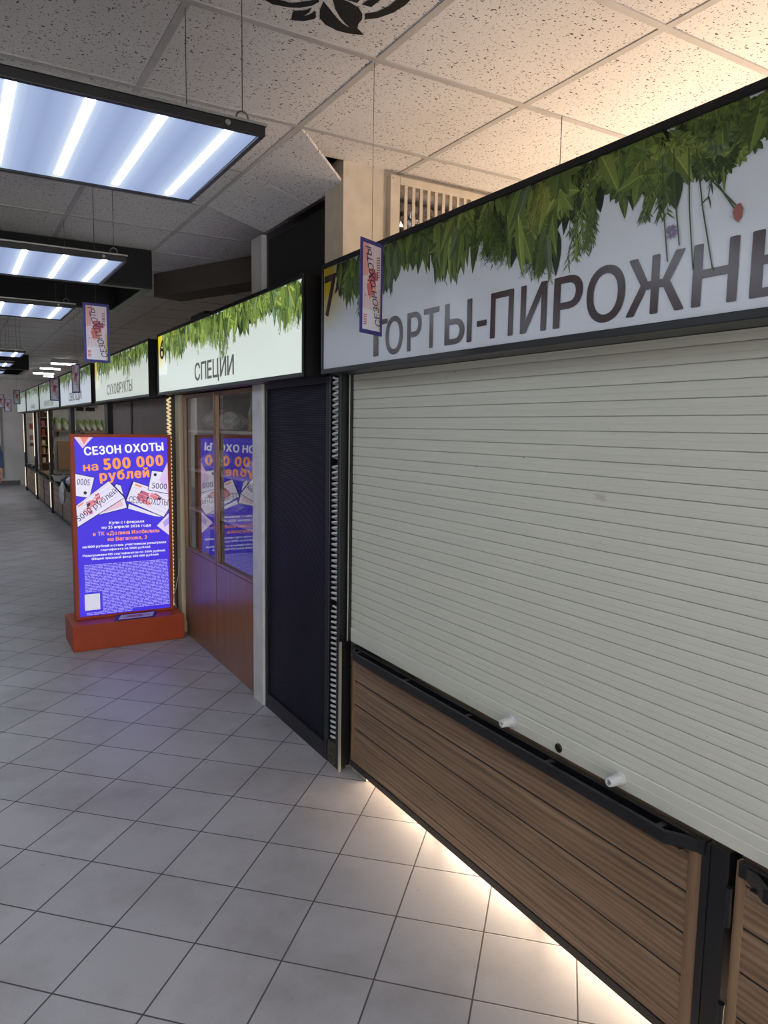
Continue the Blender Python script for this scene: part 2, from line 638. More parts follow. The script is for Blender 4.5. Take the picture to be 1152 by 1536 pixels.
vent = thing('vent_grille', 'cream slatted vent grille high on the wall behind the cake stall sign', 'vent', (2.14, 2.93, 2.15))
b = MB()
x0, x1, z0, z1, y0, y1 = 1.742, 2.54, 2.14, 2.795, 2.915, 2.955
b.box(x0, x0 + 0.05, y0, y1, z0, z1)
b.box(x1 - 0.05, x1, y0, y1, z0, z1)
b.box(x0 + 0.05, x1 - 0.05, y0, y1, z1 - 0.035, z1)
b.box(x0 + 0.05, x1 - 0.05, y0, y1, z0, z0 + 0.035)
b.build('frame', M['cream_col'], vent, bevel=0.003)
b = MB()
xx = x0 + 0.05 + 0.026
while xx < x1 - 0.06:
    b.box(xx, xx + 0.0155, y0 + 0.003, y0 + 0.010, z0 + 0.035, z1 - 0.035)
    xx += 0.0415
b.build('slats', M['cream_col'], vent)
for sx in (x0 + 0.012, x1 - 0.012):
    b = MB()
    b.lathe([(0.004, -0.002), (0.004, 0.0)], (sx, y0, z1 - 0.014), 10, axis=1)
    b.build('screw', M['steel'], vent)

sbox('vent_dark_back', M['black_soft'], 1.77, 2.55, 3.42, 3.45, 2.0, H - 0.003)  # black boards added behind the vent to keep its gaps dark
sbox('vent_dark_side', M['black_soft'], 1.74, 1.765, 3.055, 3.42, 2.0, H - 0.003)
b = MB()
r2 = random.Random(3)
vs, fs = [], []
na, nb = 26, 22
for i in range(na):
    for k in range(nb):
        a = 2 * PI * k / nb
        r = 0.10 + r2.uniform(-0.02, 0.02)
        vs.append((1.74 + 0.028 * i, 3.25 + r * math.cos(a), 2.70 + r * math.sin(a) * 0.8))
for i in range(na - 1):
    for k in range(nb):
        fs.append((i * nb + k, i * nb + (k + 1) % nb, (i + 1) * nb + (k + 1) % nb, (i + 1) * nb + k))
b.add(vs, fs)
tag(b.build('foil_duct', M['foil'], loc=(2.1, 3.25, 2.6)), 'crumpled silver foil duct seen through the vent slats', 'duct')

# header beam behind all signs, pilaster, transom, diagonal beam
sbox('trim_4', M['black_soft'], 1.575, 1.66, 0.0, 20.3, 1.91, 2.30)
sbox('trim_5', M['white'], 1.545, 1.70, 3.985, 4.148, 0, 2.735, bevel=0.003)
tr = thing('transom_panel', 'black framed transom panel above the doorway between the two herb signs', 'panel', (1.6, 3.55, 2.3))
b = MB()
b.box(1.575, 1.60, 3.17, 3.945, 2.30, 2.70)
b.build('panel', M['black_soft'], tr)
b = MB()
for a in ((3.13, 3.17, 2.30, 2.74), (3.945, 3.985, 2.30, 2.74), (3.17, 3.945, 2.70, 2.74)):
    b.box(1.574, 1.622, *a)
b.build('frame', M['black'], tr, bevel=0.003)
b = MB()
d = Vector((0.408, -1)).normalized()
nn = Vector((-d.y, d.x)) * 0.25
p0, p1 = Vector((1.39, 5.836)), Vector((1.95, 4.47))
q = [p0, p1, p1 + nn, p0 + nn]
if (q[2] - q[1]).x < 0:
    q = [p0, p1, p1 - nn, p0 - nn]
b.prism([tuple(v) for v in q], 2, 2.643, H - 0.005)
struct(b.build('trim_6', M['beam_dark'], loc=(1.7, 5.2, 2.65)))
# room behind the stalls: partition walls that stand behind the signs
sbox('wall_rear', M['wall_dark'], 3.3, 3.4, 3.05, 20.2, 0, H)


# black boxed-in frames under the ceiling
def soffit(y0, y1, x0, x1, label):
    o = thing('ceiling_frame', label, 'ceiling frame', ((x0 + x1) / 2, (y0 + y1) / 2, 2.575))
    b = MB()
    z0 = 2.575
    b.box(x0, x1, y0, y0 + 0.03, z0, H - 0.005)
    b.box(x0, x1, y1 - 0.03, y1, z0, H - 0.005)
    b.box(x0, x0 + 0.03, y0 + 0.03, y1 - 0.03, z0, H - 0.005)
    b.box(x1 - 0.03, x1, y0 + 0.03, y1 - 0.03, z0, H - 0.005)
    b.build('side_boards', M['black_soft'], o)
    b = MB()
    e = 0.06
    b.box(x0, x1, y0 + 0.0, y0 + e, z0 - 0.012, z0)
    b.box(x0, x1, y1 - e, y1, z0 - 0.012, z0)
    b.box(x0, x0 + e, y0 + e, y1 - e, z0 - 0.012, z0)
    b.box(x1 - e, x1, y0 + e, y1 - e, z0 - 0.012, z0)
    b.build('bottom_lip', M['black'], o)
    return o


soffit(5.08, 6.23, -1.6, 1.20, 'large black boxed frame under the ceiling behind the second hanging lamp')
soffit(13.9, 15.45, -1.6, 1.20, 'black boxed frame under the ceiling far down the hall, beyond the lamps')

# ------------------------------------------------------------------ hanging lamps
LX0, LX1 = -0.535, 0.655


def make_lamp():
    yc = 1.963
    o = thing('hanging_lamp', 'nearest wide black framed lamp panel hanging at the upper left', 'lamp', (0.06, yc, 2.33), 'lamp panels hung along the hall')
    y0, y1, z0, z1 = yc - 0.302, yc + 0.302, 2.33, 2.352
    b = MB()
    e = 0.013
    b.box(LX0, LX1, y0, y0 + e, z0, z1)
    b.box(LX0, LX1, y1 - e, y1, z0, z1)
    b.box(LX0, LX0 + e, y0 + e, y1 - e, z0, z1)
    b.box(LX1 - e, LX1, y0 + e, y1 - e, z0, z1)
    b.build('frame', M['black'], o, bevel=0.002)
    b = MB()
    b.box(LX0 - 0.003, LX1 + 0.003, y0 - 0.003, y1 + 0.003, z1, z1 + 0.006)
    b.build('back_tray', M['steel'], o)
    b = MB()
    b.box(LX0 + e, LX1 - e, y0 + e, y1 - e, z0 + 0.006, z0 + 0.010)
    b.build('diffuser', M['diffuser'], o)
    for k in range(8):
        x = 0.06 + (k - 3.5) * 0.1475
        b = MB()
        b.closed = False
        n = 8
        ring = []
        ya, yb = y0 + e + 0.012, y1 - e - 0.03
        vs = []
        for i in range(n + 1):
            a = PI * i / n
            vs.append((x + 0.0105 * math.cos(a), ya, z0 + 0.0055 - 0.002 * math.sin(a)))
            vs.append((x + 0.0105 * math.cos(a), yb, z0 + 0.0055 - 0.002 * math.sin(a)))
        b.add(vs, [(2 * i, 2 * i + 2, 2 * i + 3, 2 * i + 1) for i in range(n)])
        b.build('tube_light', M['tube'], o)
    for x in (LX0 + 0.07, LX1 - 0.045):
        for y, in ((y0 + 0.03,), (y1 - 0.12,)):
            b = MB()
            pts = [(x + 0.014 * math.cos(a), y, z1 + 0.020 + 0.014 * math.sin(a)) for a in [2 * PI * i / 14 for i in range(15)]]
            b.tube(pts, 0.0022, 6)
            b.tube([(x, y, z1 + 0.034), (x + 0.001, y, H)], 0.0012, 5)
            b.build('suspension_wire', M['wire'], o)
    b = MB()
    b.lathe([(0.006, -0.003), (0.006, 0)], (LX1 - 0.09, y0, z0 + 0.012), 10, axis=1)
    b.build('screw', M['steel'], o)
    return o


lamp = make_lamp()
lamp_ys = [(3.50, 'second lamp panel from the camera, hanging in front of the black boxed frame'),
           (4.93, 'third lamp panel from the camera, hanging just under the black boxed frame'),
           (8.13, 'fourth lamp panel, seen small beyond the big black boxed frame'),
           (9.62, 'fifth lamp panel, low among the far lamps near the left edge'),
           (11.1, 'sixth lamp panel, the farthest and lowest one at the left edge'),
           (12.6, 'lamp panel hanging far down the hall out of the left edge, nearest of those'),
           (16.4, 'lamp panel hanging past the far black ceiling frame'),
           (17.9, 'lamp panel hanging near the end wall, second from it'),
           (19.4, 'lamp panel hanging closest to the end wall'),
           (0.45, 'lamp panel hanging overhead just behind the nearest visible one'),
           (-1.1, 'lamp panel hanging overhead, second one back from the visible row'),
           (-2.6, 'lamp panel hanging overhead at the back of the hall')]
for y, lab in lamp_ys:
    dup(lamp, (0.06, y, 2.33), lab)

for i, (x, y, ln, lab) in enumerate([(1.83, 14.4, 0.46, 'nearest of the small bright tubes on the ceiling above the far stalls'),
                                     (1.74, 15.8, 0.36, 'middle one of the small bright tubes above the far stalls'),
                                     (1.78, 17.4, 0.40, 'third small bright tube above the far stalls'),
                                     (1.98, 18.4, 0.2, 'farthest and shortest bright tube above the far stalls')]):
    o = thing('tube_lamp', lab, 'lamp', (x, y, 2.70), 'bright tubes above the far stalls')
    b = MB()
    b.tube([(x - ln / 2, y, 2.73), (x + ln / 2, y, 2.73)], 0.014, 10)
    b.build('tube_light', M['far_tube'], o)
    b = MB()
    b.box(x - ln / 2, x + ln / 2, y - 0.03, y + 0.03, 2.745, H - 0.004)
    b.build('housing', M['white'], o)


# ------------------------------------------------------------------ lettering
def fill_loops(pts, edges):
    """triangles of the outlines by non-zero winding (glyph contours may overlap)"""
    vs, es, fs, *_ = delaunay_2d_cdt([Vector(p) for p in pts], edges, [], 0, 1e-5)
    V = np.array([(v.x, v.y) for v in vs])
    F = np.array([f for f in fs if len(f) == 3])
    c = V[F].mean(axis=1)
    P = np.array(pts)
    A, B = P[[e_[0] for e_ in edges]], P[[e_[1] for e_ in edges]]
    px, py = c[:, 0:1], c[:, 1:2]
    ay, by = A[None, :, 1], B[None, :, 1]
    side = (B[None, :, 0] - A[None, :, 0]) * (py - ay) - (px - A[None, :, 0]) * (by - ay)
    wn = ((ay <= py) & (by > py) & (side > 0)).sum(1) - ((ay > py) & (by <= py) & (side < 0)).sum(1)
    return [tuple(p) for p in V], [tuple(int(i) for i in f) for f in F[wn != 0]]


GL = {}


def one_glyph(ch, bold=0.0):
    if (ch, bold) in GL:
        return GL[ch, bold]
    cu = bpy.data.curves.new('lettering', 'FONT')
    cu.body = ch
    cu.resolution_u = 3
    cu.fill_mode = 'NONE'
    ob = bpy.data.objects.new('lettering', cu)
    C.objects.link(ob)
    me = bpy.data.meshes.new_from_object(ob.evaluated_get(bpy.context.evaluated_depsgraph_get()))
    pts = [(v.co.x, v.co.y) for v in me.vertices]
    nx = {}
    for e_ in me.edges:
        a_, b_ = e_.vertices
        nx.setdefault(a_, []).append(b_)
        nx.setdefault(b_, []).append(a_)
    seen, edges = set(), []
    for st in range(len(pts)):
        if st in seen or st not in nx:
            continue
        loop, cur, prv = [st], st, None
        seen.add(st)
        while True:
            cand = [q for q in nx[cur] if q != prv and q not in seen]
            if prv is None:
                cand = [q for q in nx[cur] if q == cur + 1] or cand
            if not cand:
                break
            prv, cur = cur, cand[0]
            seen.add(cur)
            loop.append(cur)
        edges += [(loop[i], loop[(i + 1) % len(loop)]) for i in range(len(loop))]
    bpy.data.objects.remove(ob)
    bpy.data.meshes.remove(me)
    if bold > 0:
        p0, e0 = pts, edges
        pts, edges = [], []
        for i in range(10):
            dx, dy = (0, 0) if i == 9 else (math.cos(i * 2 * PI / 9 + .1), .6 * math.sin(i * 2 * PI / 9 + .1))
            edges = edges + [(a_ + len(pts), b_ + len(pts)) for a_, b_ in e0]
            pts = pts + [(x_ + dx * bold, y_ + dy * bold) for x_, y_ in p0]
    GL[ch, bold] = fill_loops(pts, edges) if len(pts) > 2 else ([], [])
    bpy.data.curves.remove(cu)
    return GL[ch, bold]


def glyphs(body, bold=0.0):
    vs, fs, x = [], [], 0.0
    for ch in body:
        if ch == ' ':
            x += 0.27
            continue
        v, f = one_glyph(ch, bold)
        if not v:
            continue
        lo, hi = min(p[0] for p in v), max(p[0] for p in v)
        fs += [tuple(i + len(vs) for i in t_) for t_ in f]
        vs += [(p[0] - lo + x, p[1]) for p in v]
        x += hi - lo + (0.085 if ch not in 'ТАУ' else 0.05)
    xs, ys = [v[0] for v in vs], [v[1] for v in vs]
    x0, x1, y0, y1 = min(xs), max(xs), min(ys), max(ys)
    return [((x_ - x0) / (x1 - x0), (y_ - y0) / (y1 - y0)) for x_, y_ in vs], fs, (x1 - x0) / (y1 - y0)


def put_text(b, body, T, u0, u1, v0, v1, bold=0.0, d=0.0, rot=0.0, col=None):
    """text stretched to the box u0..u1, v0..v1 of the plane T(u, v, d), turned by rot degrees"""
    g, f, asp = glyphs(body, bold)
    cu, cv = (u0 + u1) / 2, (v0 + v1) / 2
    c, s = math.cos(math.radians(rot)), math.sin(math.radians(rot))
    vs = []
    for x, y in g:
        a, e = (x - 0.5) * (u1 - u0), (y - 0.5) * (v1 - v0)
        vs.append(T(cu + a * c - e * s, cv + a * s + e * c, d))
    b.add(vs, f, col)


# ------------------------------------------------------------------ herb print
def shade(c, k):
    return (c[0] * k, c[1] * k, c[2] * k, 1)


GREENS = [rgb(42, 58, 28), rgb(66, 86, 40), rgb(92, 114, 54), rgb(116, 138, 64), rgb(138, 156, 76), rgb(110, 134, 94), rgb(166, 168, 66)]


def herb_print(b, T, L, top, depth, seed, n, left=0.0):
    """hanging garland of kitchen herbs, as printed on the sign face"""
    r = random.Random(seed)
    st = {'d': 0.0006}

    def clamp(u, v):
        return min(max(u, 0.002), L - 0.002), min(v, top)

    bins = {}

    def step(u):
        # printed layers: each shape lies a hair above the ones already there
        k_ = int(u / .25)
        bins[k_] = bins.get(k_, (k_ % 2) * .5) + 1
        st['d'] = 0.0004 + bins[k_] * 0.0000025

    def put(pts, col, up=0.0):
        b.poly([T(*clamp(u, v), st['d'] + up) for u, v in pts], col)

    def leaf(u, v, ln, wd, ang, col, vein=True, bend=0.0):
        # ang: 0 = hanging straight down
        step(u)
        ax, ay = math.sin(ang), -math.cos(ang)
        px, py = -ay, ax
        m = 7
        L1, R1, mid = [], [], []
        for i in range(m + 1):
            t_ = i / m
            wv = wd * math.sin(PI * min(1, t_ ** 0.8)) ** 0.9 * (1 - 0.25 * t_)
            bx = bend * t_ * t_ * ln
            cx, cy = u + ax * ln * t_ + px * bx, v + ay * ln * t_ + py * bx
            mid.append((cx, cy))
            L1.append((cx - px * wv * .5, cy - py * wv * .5))
            R1.append((cx + px * wv * .5, cy + py * wv * .5))
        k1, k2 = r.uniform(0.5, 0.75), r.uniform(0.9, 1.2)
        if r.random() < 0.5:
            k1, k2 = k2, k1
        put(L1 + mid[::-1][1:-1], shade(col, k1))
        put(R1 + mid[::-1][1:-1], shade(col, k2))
        if vein:
            w_ = wd * 0.025 + 0.0006
            put([(x - px * w_, y - py * w_) for x, y in mid[:-1]] + [mid[-1]] + [(x + px * w_, y + py * w_) for x, y in mid[:-1]][::-1], shade(col, 1.55), .0000012)
            for i in range(2, m - 1):
                for s_ in (-1, 1):
                    x, y = mid[i]
                    e = L1[min(m, i + 1)] if s_ < 0 else R1[min(m, i + 1)]
                    ex, ey = x + (e[0] - x) * .85, y + (e[1] - y) * .85
                    put([(x, y), (ex, ey), (x + ax * .002, y + ay * .002)], shade(col, 1.3), .0000012)

    def stem(pts, wd, col):
        l1 = []
        l2 = []
        for i, (x, y) in enumerate(pts):
            x2, y2 = pts[min(i + 1, len(pts) - 1)]
            x1, y1 = pts[max(i - 1, 0)]
            dx, dy = x2 - x1, y2 - y1
            q = math.hypot(dx, dy) or 1
            l1.append((x - dy / q * wd, y + dx / q * wd))
            l2.append((x + dy / q * wd, y - dx / q * wd))
        step(pts[0][0])
        put(l1 + l2[::-1], col)

    def rosemary(u, v, ln, ang, col):
        pts = [(u + math.sin(ang) * ln * i / 8 + 0.006 * math.sin(i * .7), v - math.cos(ang) * ln * i / 8) for i in range(9)]
        stem(pts, 0.0011, shade(col, 0.9))
        for i in range(22):
            t_ = r.random()
            j = min(7, int(t_ * 8))
            x, y = pts[j]
            leaf(x, y - r.random() * ln / 8, r.uniform(.018, .032), .0042, ang + r.choice((-1, 1)) * r.uniform(.35, .8), shade(col, r.uniform(.7, 1.4)), False)

    def dill(u, v, ln, col):
        for i in range(9):
            a = r.uniform(-.7, .7)
            q = ln * r.uniform(.5, 1)
            ex, ey = u + math.sin(a) * q, v - math.cos(a) * q
            stem([(u, v), (u + (ex - u) * .5 + .004, v + (ey - v) * .5), (ex, ey)], .0007, shade(col, r.uniform(.8, 1.3)))
            for k_ in range(9):
                t_ = r.uniform(.3, 1)
                x, y = u + (ex - u) * t_, v + (ey - v) * t_
                a2 = a + r.choice((-1, 1)) * r.uniform(.4, 1.1)
                l2 = r.uniform(.012, .028)
                stem([(x, y), (x + math.sin(a2) * l2, y - math.cos(a2) * l2)], .0006, shade(col, r.uniform(.8, 1.4)))

    def parsley(u, v, sz, col):
        for i in range(9):
            a = r.uniform(-1.5, 1.5)
            d_ = sz * r.uniform(.2, .9)
            x, y = u + math.sin(a) * d_, v - math.cos(a) * d_
            for k_ in (-.7, 0, .7):
                leaf(x, y, sz * .5, sz * .28, a + k_, shade(col, r.uniform(.75, 1.25)), False)

    def basil(u, v, sz, col):
        stem([(u, v + sz), (u, v)], .0016, shade(col, 1.1))
        for k_ in range(5):
            leaf(u, v + sz * .2, sz * r.uniform(.8, 1.2), sz * r.uniform(.42, .6), r.uniform(-1.4, 1.4), shade(col, r.uniform(.85, 1.3)))

    def lower(u):
        return depth * (0.78 + 0.16 * math.sin(u * 5.1 + seed) + 0.12 * math.sin(u * 13.3 + seed * 2))

    # back layer, deep shade between the stems
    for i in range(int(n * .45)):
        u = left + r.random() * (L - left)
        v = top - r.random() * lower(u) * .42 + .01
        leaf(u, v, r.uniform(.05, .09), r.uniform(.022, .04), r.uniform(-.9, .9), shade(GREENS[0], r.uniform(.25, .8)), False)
    kinds = ['lance', 'basil', 'rosemary', 'sage', 'parsley', 'sage', 'lance', 'basil', 'sage', 'dill']
    for i in range(int(n * .22)):
        u = left + r.random() * (L - left)
        leaf(u, top + .012 - r.random() * .03, r.uniform(.04, .08), r.uniform(.03, .05), r.uniform(-.6, .6), shade(GREENS[1], r.uniform(.3, .9)), False)
    for layer in range(3):
        for i in range(int(n * .12)):
            u = left + r.random() * (L - left)
            fade = min(1.0, (u - left) / .16 + .45)
            lo = lower(u) * fade
            v = top + .02 - r.random() ** 1.2 * lo * (.62 if layer < 2 else .7)
            cl = kinds[int((u * 7.3 + math.sin(u * 17 + seed)) % len(kinds))]
            if r.random() < .3:
                cl = r.choice(kinds[:9])
            col = shade(GREENS[min(6, max(0, int(r.gauss(1.9 + layer * .75, 1.1))))], r.uniform(.8, 1.12))
            rest = max(.05, lo - (top - v))
            if cl == 'lance':
                leaf(u, v, min(.2, rest * r.uniform(.8, 1.15)), r.uniform(.032, .05), r.uniform(-.3, .3), col, True, r.uniform(-.1, .1))
            elif cl == 'sage':
                leaf(u, v, min(.14, rest * r.uniform(.7, 1.05)), r.uniform(.040, .066), r.uniform(-.7, .7), col, True, r.uniform(-.15, .15))
            elif cl == 'basil':
                basil(u, v, r.uniform(.055, .085), col)
            elif cl == 'rosemary':
                rosemary(u, v, min(.2, rest * 1.05), r.uniform(-.2, .2), col)
            elif cl == 'parsley':
                parsley(u, v, r.uniform(.035, .055), col)
            else:
                dill(u, v, min(.14, rest), col)
    return put, stem, leaf


def make_sign(y_far, y_near, word, spans, num, label, lit, seed, n, gloss_letters, tz=(1.944, 2.08), num_on=True):
    """light-box sign facing the hall; spans = list of (text, far y, near y)"""
    L = y_far - y_near
    XF = 1.445
    o = thing('shop_sign', label, 'sign', (1.51, (y_far + y_near) / 2, 1.908), 'herb printed signs over the row of stalls')
    zt, zb_ = 2.375, 1.908

    def T(u, v, d):
        return (XF + 0.0025 - d, y_far - u, v)
    b = MB()
    b.box(XF + 0.004, 1.57, y_near, y_far, zb_, zt)
    b.build('case', M['black'], o)
    b = MB()
    e = 0.017
    b.box(XF - 0.006, XF + 0.012, y_near, y_far, zt - e, zt + 0.004)
    b.box(XF - 0.006, XF + 0.012, y_near, y_far, zb_ - 0.004, zb_ + e)
    b.box(XF - 0.006, XF + 0.012, y_near, y_near + 0.012, zb_ + e, zt - e)
    b.box(XF - 0.006, XF + 0.012, y_far - 0.012, y_far, zb_ + e, zt - e)
    b.build('frame', M['black'], o, bevel=0.002)
    b = MB()
    b.box(XF + 0.0025, XF + 0.006, y_near + 0.01, y_far - 0.01, zb_ + e - 0.003, zt - e + 0.003)
    b.build('face_panel', lit['white'], o)
    top = zt - e
    # number plate printed as a yellow corner that fades out downwards
    if num_on:
        b = MB()
        b.closed = False
        Y0, W0 = rgb(214, 190, 24), lit['paper']
        nu, nv = 10, 14
        vs, cs = [], []
        for j in range(nv + 1):
            for i in range(nu + 1):
                u = 0.013 + 0.26 * i / nu
                v = top - 0.30 * j / nv
                a = max(0, 1 - max(0, i / nu - .25) / .75) * max(0, min(1, 1.55 - 1.6 * j / nv))
                cs.append(tuple(Y0[q] * a + W0[q] * (1 - a) for q in range(3)) + (1,))
                vs.append(T(u, v, 0.0003))
        b.v, b.c = vs, cs
        b.f = [(j * (nu + 1) + i, j * (nu + 1) + i + 1, (j + 1) * (nu + 1) + i + 1, (j + 1) * (nu + 1) + i) for j in range(nv) for i in range(nu)]
        b.build('number_panel', lit['print'], o, color=True)
    b = MB()
    b.closed = False
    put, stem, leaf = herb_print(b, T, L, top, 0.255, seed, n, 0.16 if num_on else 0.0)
    if seed == 7:
        # chives with a mauve flower and a pink bud in front of the Zh and N letters
        for u0, v0, u1, v1 in ((1.80, 2.30, 1.83, 2.06), (1.83, 2.31, 1.86, 2.09), (1.87, 2.30, 1.90, 2.03), (1.88, 2.28, 2.0, 2.14), (1.89, 2.29, 1.95, 2.02), (1.90, 2.28, 2.01, 2.115)):
            stem([(u0, v0), ((u0 + u1) / 2 - .004, (v0 + v1) / 2), (u1, v1)], .0018, rgb(70, 92, 48))
        for i in range(40):
            a = rnd.random() * 2 * PI
            leaf(1.835 + .004 * math.cos(a), 2.125 + .004 * math.sin(a), .018, .003, a, rgb(150, 132, 176), False)
        stem([(1.2, 2.3), (1.2, 2.29)], .001, rgb(70, 92, 48))
        put([(1.995, 2.145), (2.006, 2.148), (2.014, 2.135), (2.012, 2.118), (2.004, 2.108), (1.994, 2.118), (1.989, 2.132)], rgb(176, 108, 100))
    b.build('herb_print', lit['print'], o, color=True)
    b = MB()
    b.closed = False
    for body, ya, yb, bold, za_, zb2 in spans:
        put_text(b, body, T, y_far - ya, y_far - yb, za_, zb2, bold, 0.0016)
    b.build('lettering', gloss_letters, o)
    if num_on and num:
        b = MB()
        b.closed = False
        put_text(b, num[0], T, *num[1], 0.02, 0.0016)
        b.build('numeral', gloss_letters if not lit['on'] else M['letters'], o)
    return o


def lit_set(name, s, warm=(1, 1, 1)):
    w_ = N(name + '_acrylic')
    col = (0.72 * warm[0], 0.80 * warm[1], 0.74 * warm[2], 1)
    w_.set((0.25, 0.26, 0.26, 1), 0.35, emit=col, estr=s)
    return {'on': True, 'white': w_.m, 'print': printed(name + '_print', 0.4, s * 1.35, 0.25), 'paper': col}


UNLIT = {'on': False, 'white': M['sign_unlit'], 'print': M['print'], 'paper': tuple(x / 0.74 for x in rgb(212, 218, 228)[:3]) + (1,)}
B7, T7 = 1.947, 2.083
let7 = [('Т', 2.603, 2.427), ('О', 2.442, 2.317), ('Р', 2.288, 2.193), ('Т', 2.181, 2.085), ('Ы', 2.053, 1.903), ('П', 1.81, 1.703), ('И', 1.672, 1.562),
        ('Р', 1.536, 1.428), ('О', 1.414, 1.286), ('Ж', 1.281, 1.115), ('Н', 1.096, 0.985), ('Ы', 0.957, 0.80), ('Е', 0.775, 0.68)]
sp7 = [(c, a, z, 0.020, B7 - (0.003 if c == 'О' else 0), T7 + (0.003 if c == 'О' else 0)) for c, a, z in let7] + [('-', 1.877, 1.828, 0.0, 1.99, 2.008)]
make_sign(2.995, 0.02, '', sp7, ('7', (0.02, 0.135, 2.150, 2.325)), 'wide unlit sign reading ТОРТЫ-ПИРОЖНЫЕ above the closed ivory shutter', UNLIT, 7, 1500, M['letters'])
LIT6 = lit_set('sign_lit_bright', 0.80)
make_sign(5.982, 3.192, '', [('СПЕЦИИ', 4.98, 4.178, 0.024, 1.945, 2.088)], ('6', (0.06, 0.19, 2.175, 2.325)), 'bright backlit sign reading СПЕЦИИ above the glass cabinet', LIT6, 6, 1300, M['grey_letters'])
LIT5 = lit_set('sign_lit_medium', 0.66, (1.02, 1, .98))
make_sign(8.93, 6.285, '', [('СУХОФРУКТЫ', 8.2, 6.96, 0.02, 1.968, 2.085)], None, 'sign reading СУХОФРУКТЫ directly above the orange framed screen', LIT5, 5, 700, M['grey_letters'])
LIT4 = lit_set('sign_lit_cool', 0.58, (.94, .93, 1.16))
make_sign(12.0, 9.18, '', [('ОВОЩИ', 11.1, 9.95, 0.02, 1.955, 2.09)], None, 'lilac white sign reading ОВОЩИ, next one past СУХОФРУКТЫ', LIT4, 4, 420, M['grey_letters'], num_on=False)
LIT3 = lit_set('sign_lit_far', 0.44, (.95, 1, 1.05))
make_sign(14.95, 12.12, '', [('ФРУКТЫ', 14.2, 12.9, 0.02, 1.955, 2.06)], None, 'small distant herb sign behind the reddish hanging flyer, third from the far end', LIT3, 3, 300, M['grey_letters'], num_on=False)
make_sign(17.65, 15.08, '', [('ЧАЙ', 16.8, 15.9, 0.02, 1.955, 2.06)], None, 'distant pale sign second from the far end of the row', LIT3, 2, 220, M['grey_letters'], num_on=False)
make_sign(20.2, 17.78, '', [], None, 'last and farthest pale sign at the end of the row, beside the end wall', LIT3, 1, 160, M['grey_letters'], num_on=False)

# ------------------------------------------------------------------ roller shutter of the cake stall
sh = thing('roller_shutter', 'closed ivory roller shutter under the ТОРТЫ-ПИРОЖНЫЕ sign', 'shutter', (1.61, 1.5, 0.655))
XS, YA, YZ = 1.606, 0.02, 2.992
prof = []
pitch, zz = 0.0430, 0.722
nsl = int((2.0 - zz) / pitch) + 1
for i in range(nsl):
    z = zz + i * pitch
    for f, dx in ((0.0, 0.007), (0.028, 0.0068), (0.034, 0.0008), (0.07, 0.0001), (0.25, -0.0003), (0.44, -0.0002), (0.47, 0.0003), (0.49, 0.0003), (0.52, -0.0002), (0.75, -0.0004), (0.93, 0.0001), (0.985, 0.0009), (0.99, 0.0068)):
        prof.append((XS + dx, z + f * pitch))
vs, fs = [], []
for x, z in prof:
    vs += [(x, YA, z), (x, YZ, z)]
fs = [(2 * i, 2 * i + 2, 2 * i + 3, 2 * i + 1) for i in range(len(prof) - 1)]
b = MB()
b.closed = False
b.add(vs, fs)
b.build('slat_curtain', M['slat'], sh)
b = MB()
b.prism([(XS - 0.002, 0.655), (XS + 0.016, 0.655), (XS + 0.016, 0.7225), (XS - 0.0008, 0.7225), (XS - 0.003, 0.719), (XS - 0.003, 0.692), (XS - 0.0015, 0.690), (XS - 0.003, 0.688)], 1, YA, YZ)
# prism() with axis 1 takes (x, z) pairs
b.build('bottom_bar', M['slat'], sh)
for y in (1.822, 1.353):
    b = MB()
    b.lathe([(0.021, 0.0), (0.021, -0.004), (0.0165, -0.006), (0.0135, -0.046), (0.011, -0.048), (0.008, -0.048), (0.008, -0.03)], (XS - 0.003, y, 0.683), 20, axis=0)
    b.build('stop_peg', M['white'], sh, smooth=False)
b = MB()
b.lathe([(0.0145, 0), (0.0145, -0.003), (0.012, -0.005), (0.0105, -0.0035), (0.006, -0.0035), (0.006, -0.0045), (0.0015, -0.0045)], (XS - 0.003, 1.598, 0.677), 24, axis=0)
b.build('lock', plain('bronze_lock', rgb(70, 60, 44), 0.35, 0.8), sh)
b = MB()
b.box(1.590, 1.626, 2.994, 3.014, 0.655, 1.91)
b.build('guide_rail', M['black'], sh)
b = MB()
b.box(1.586, 1.590, 2.994, 3.000, 0.655, 1.91)
b.build('rail_edge', M['galv'], sh)


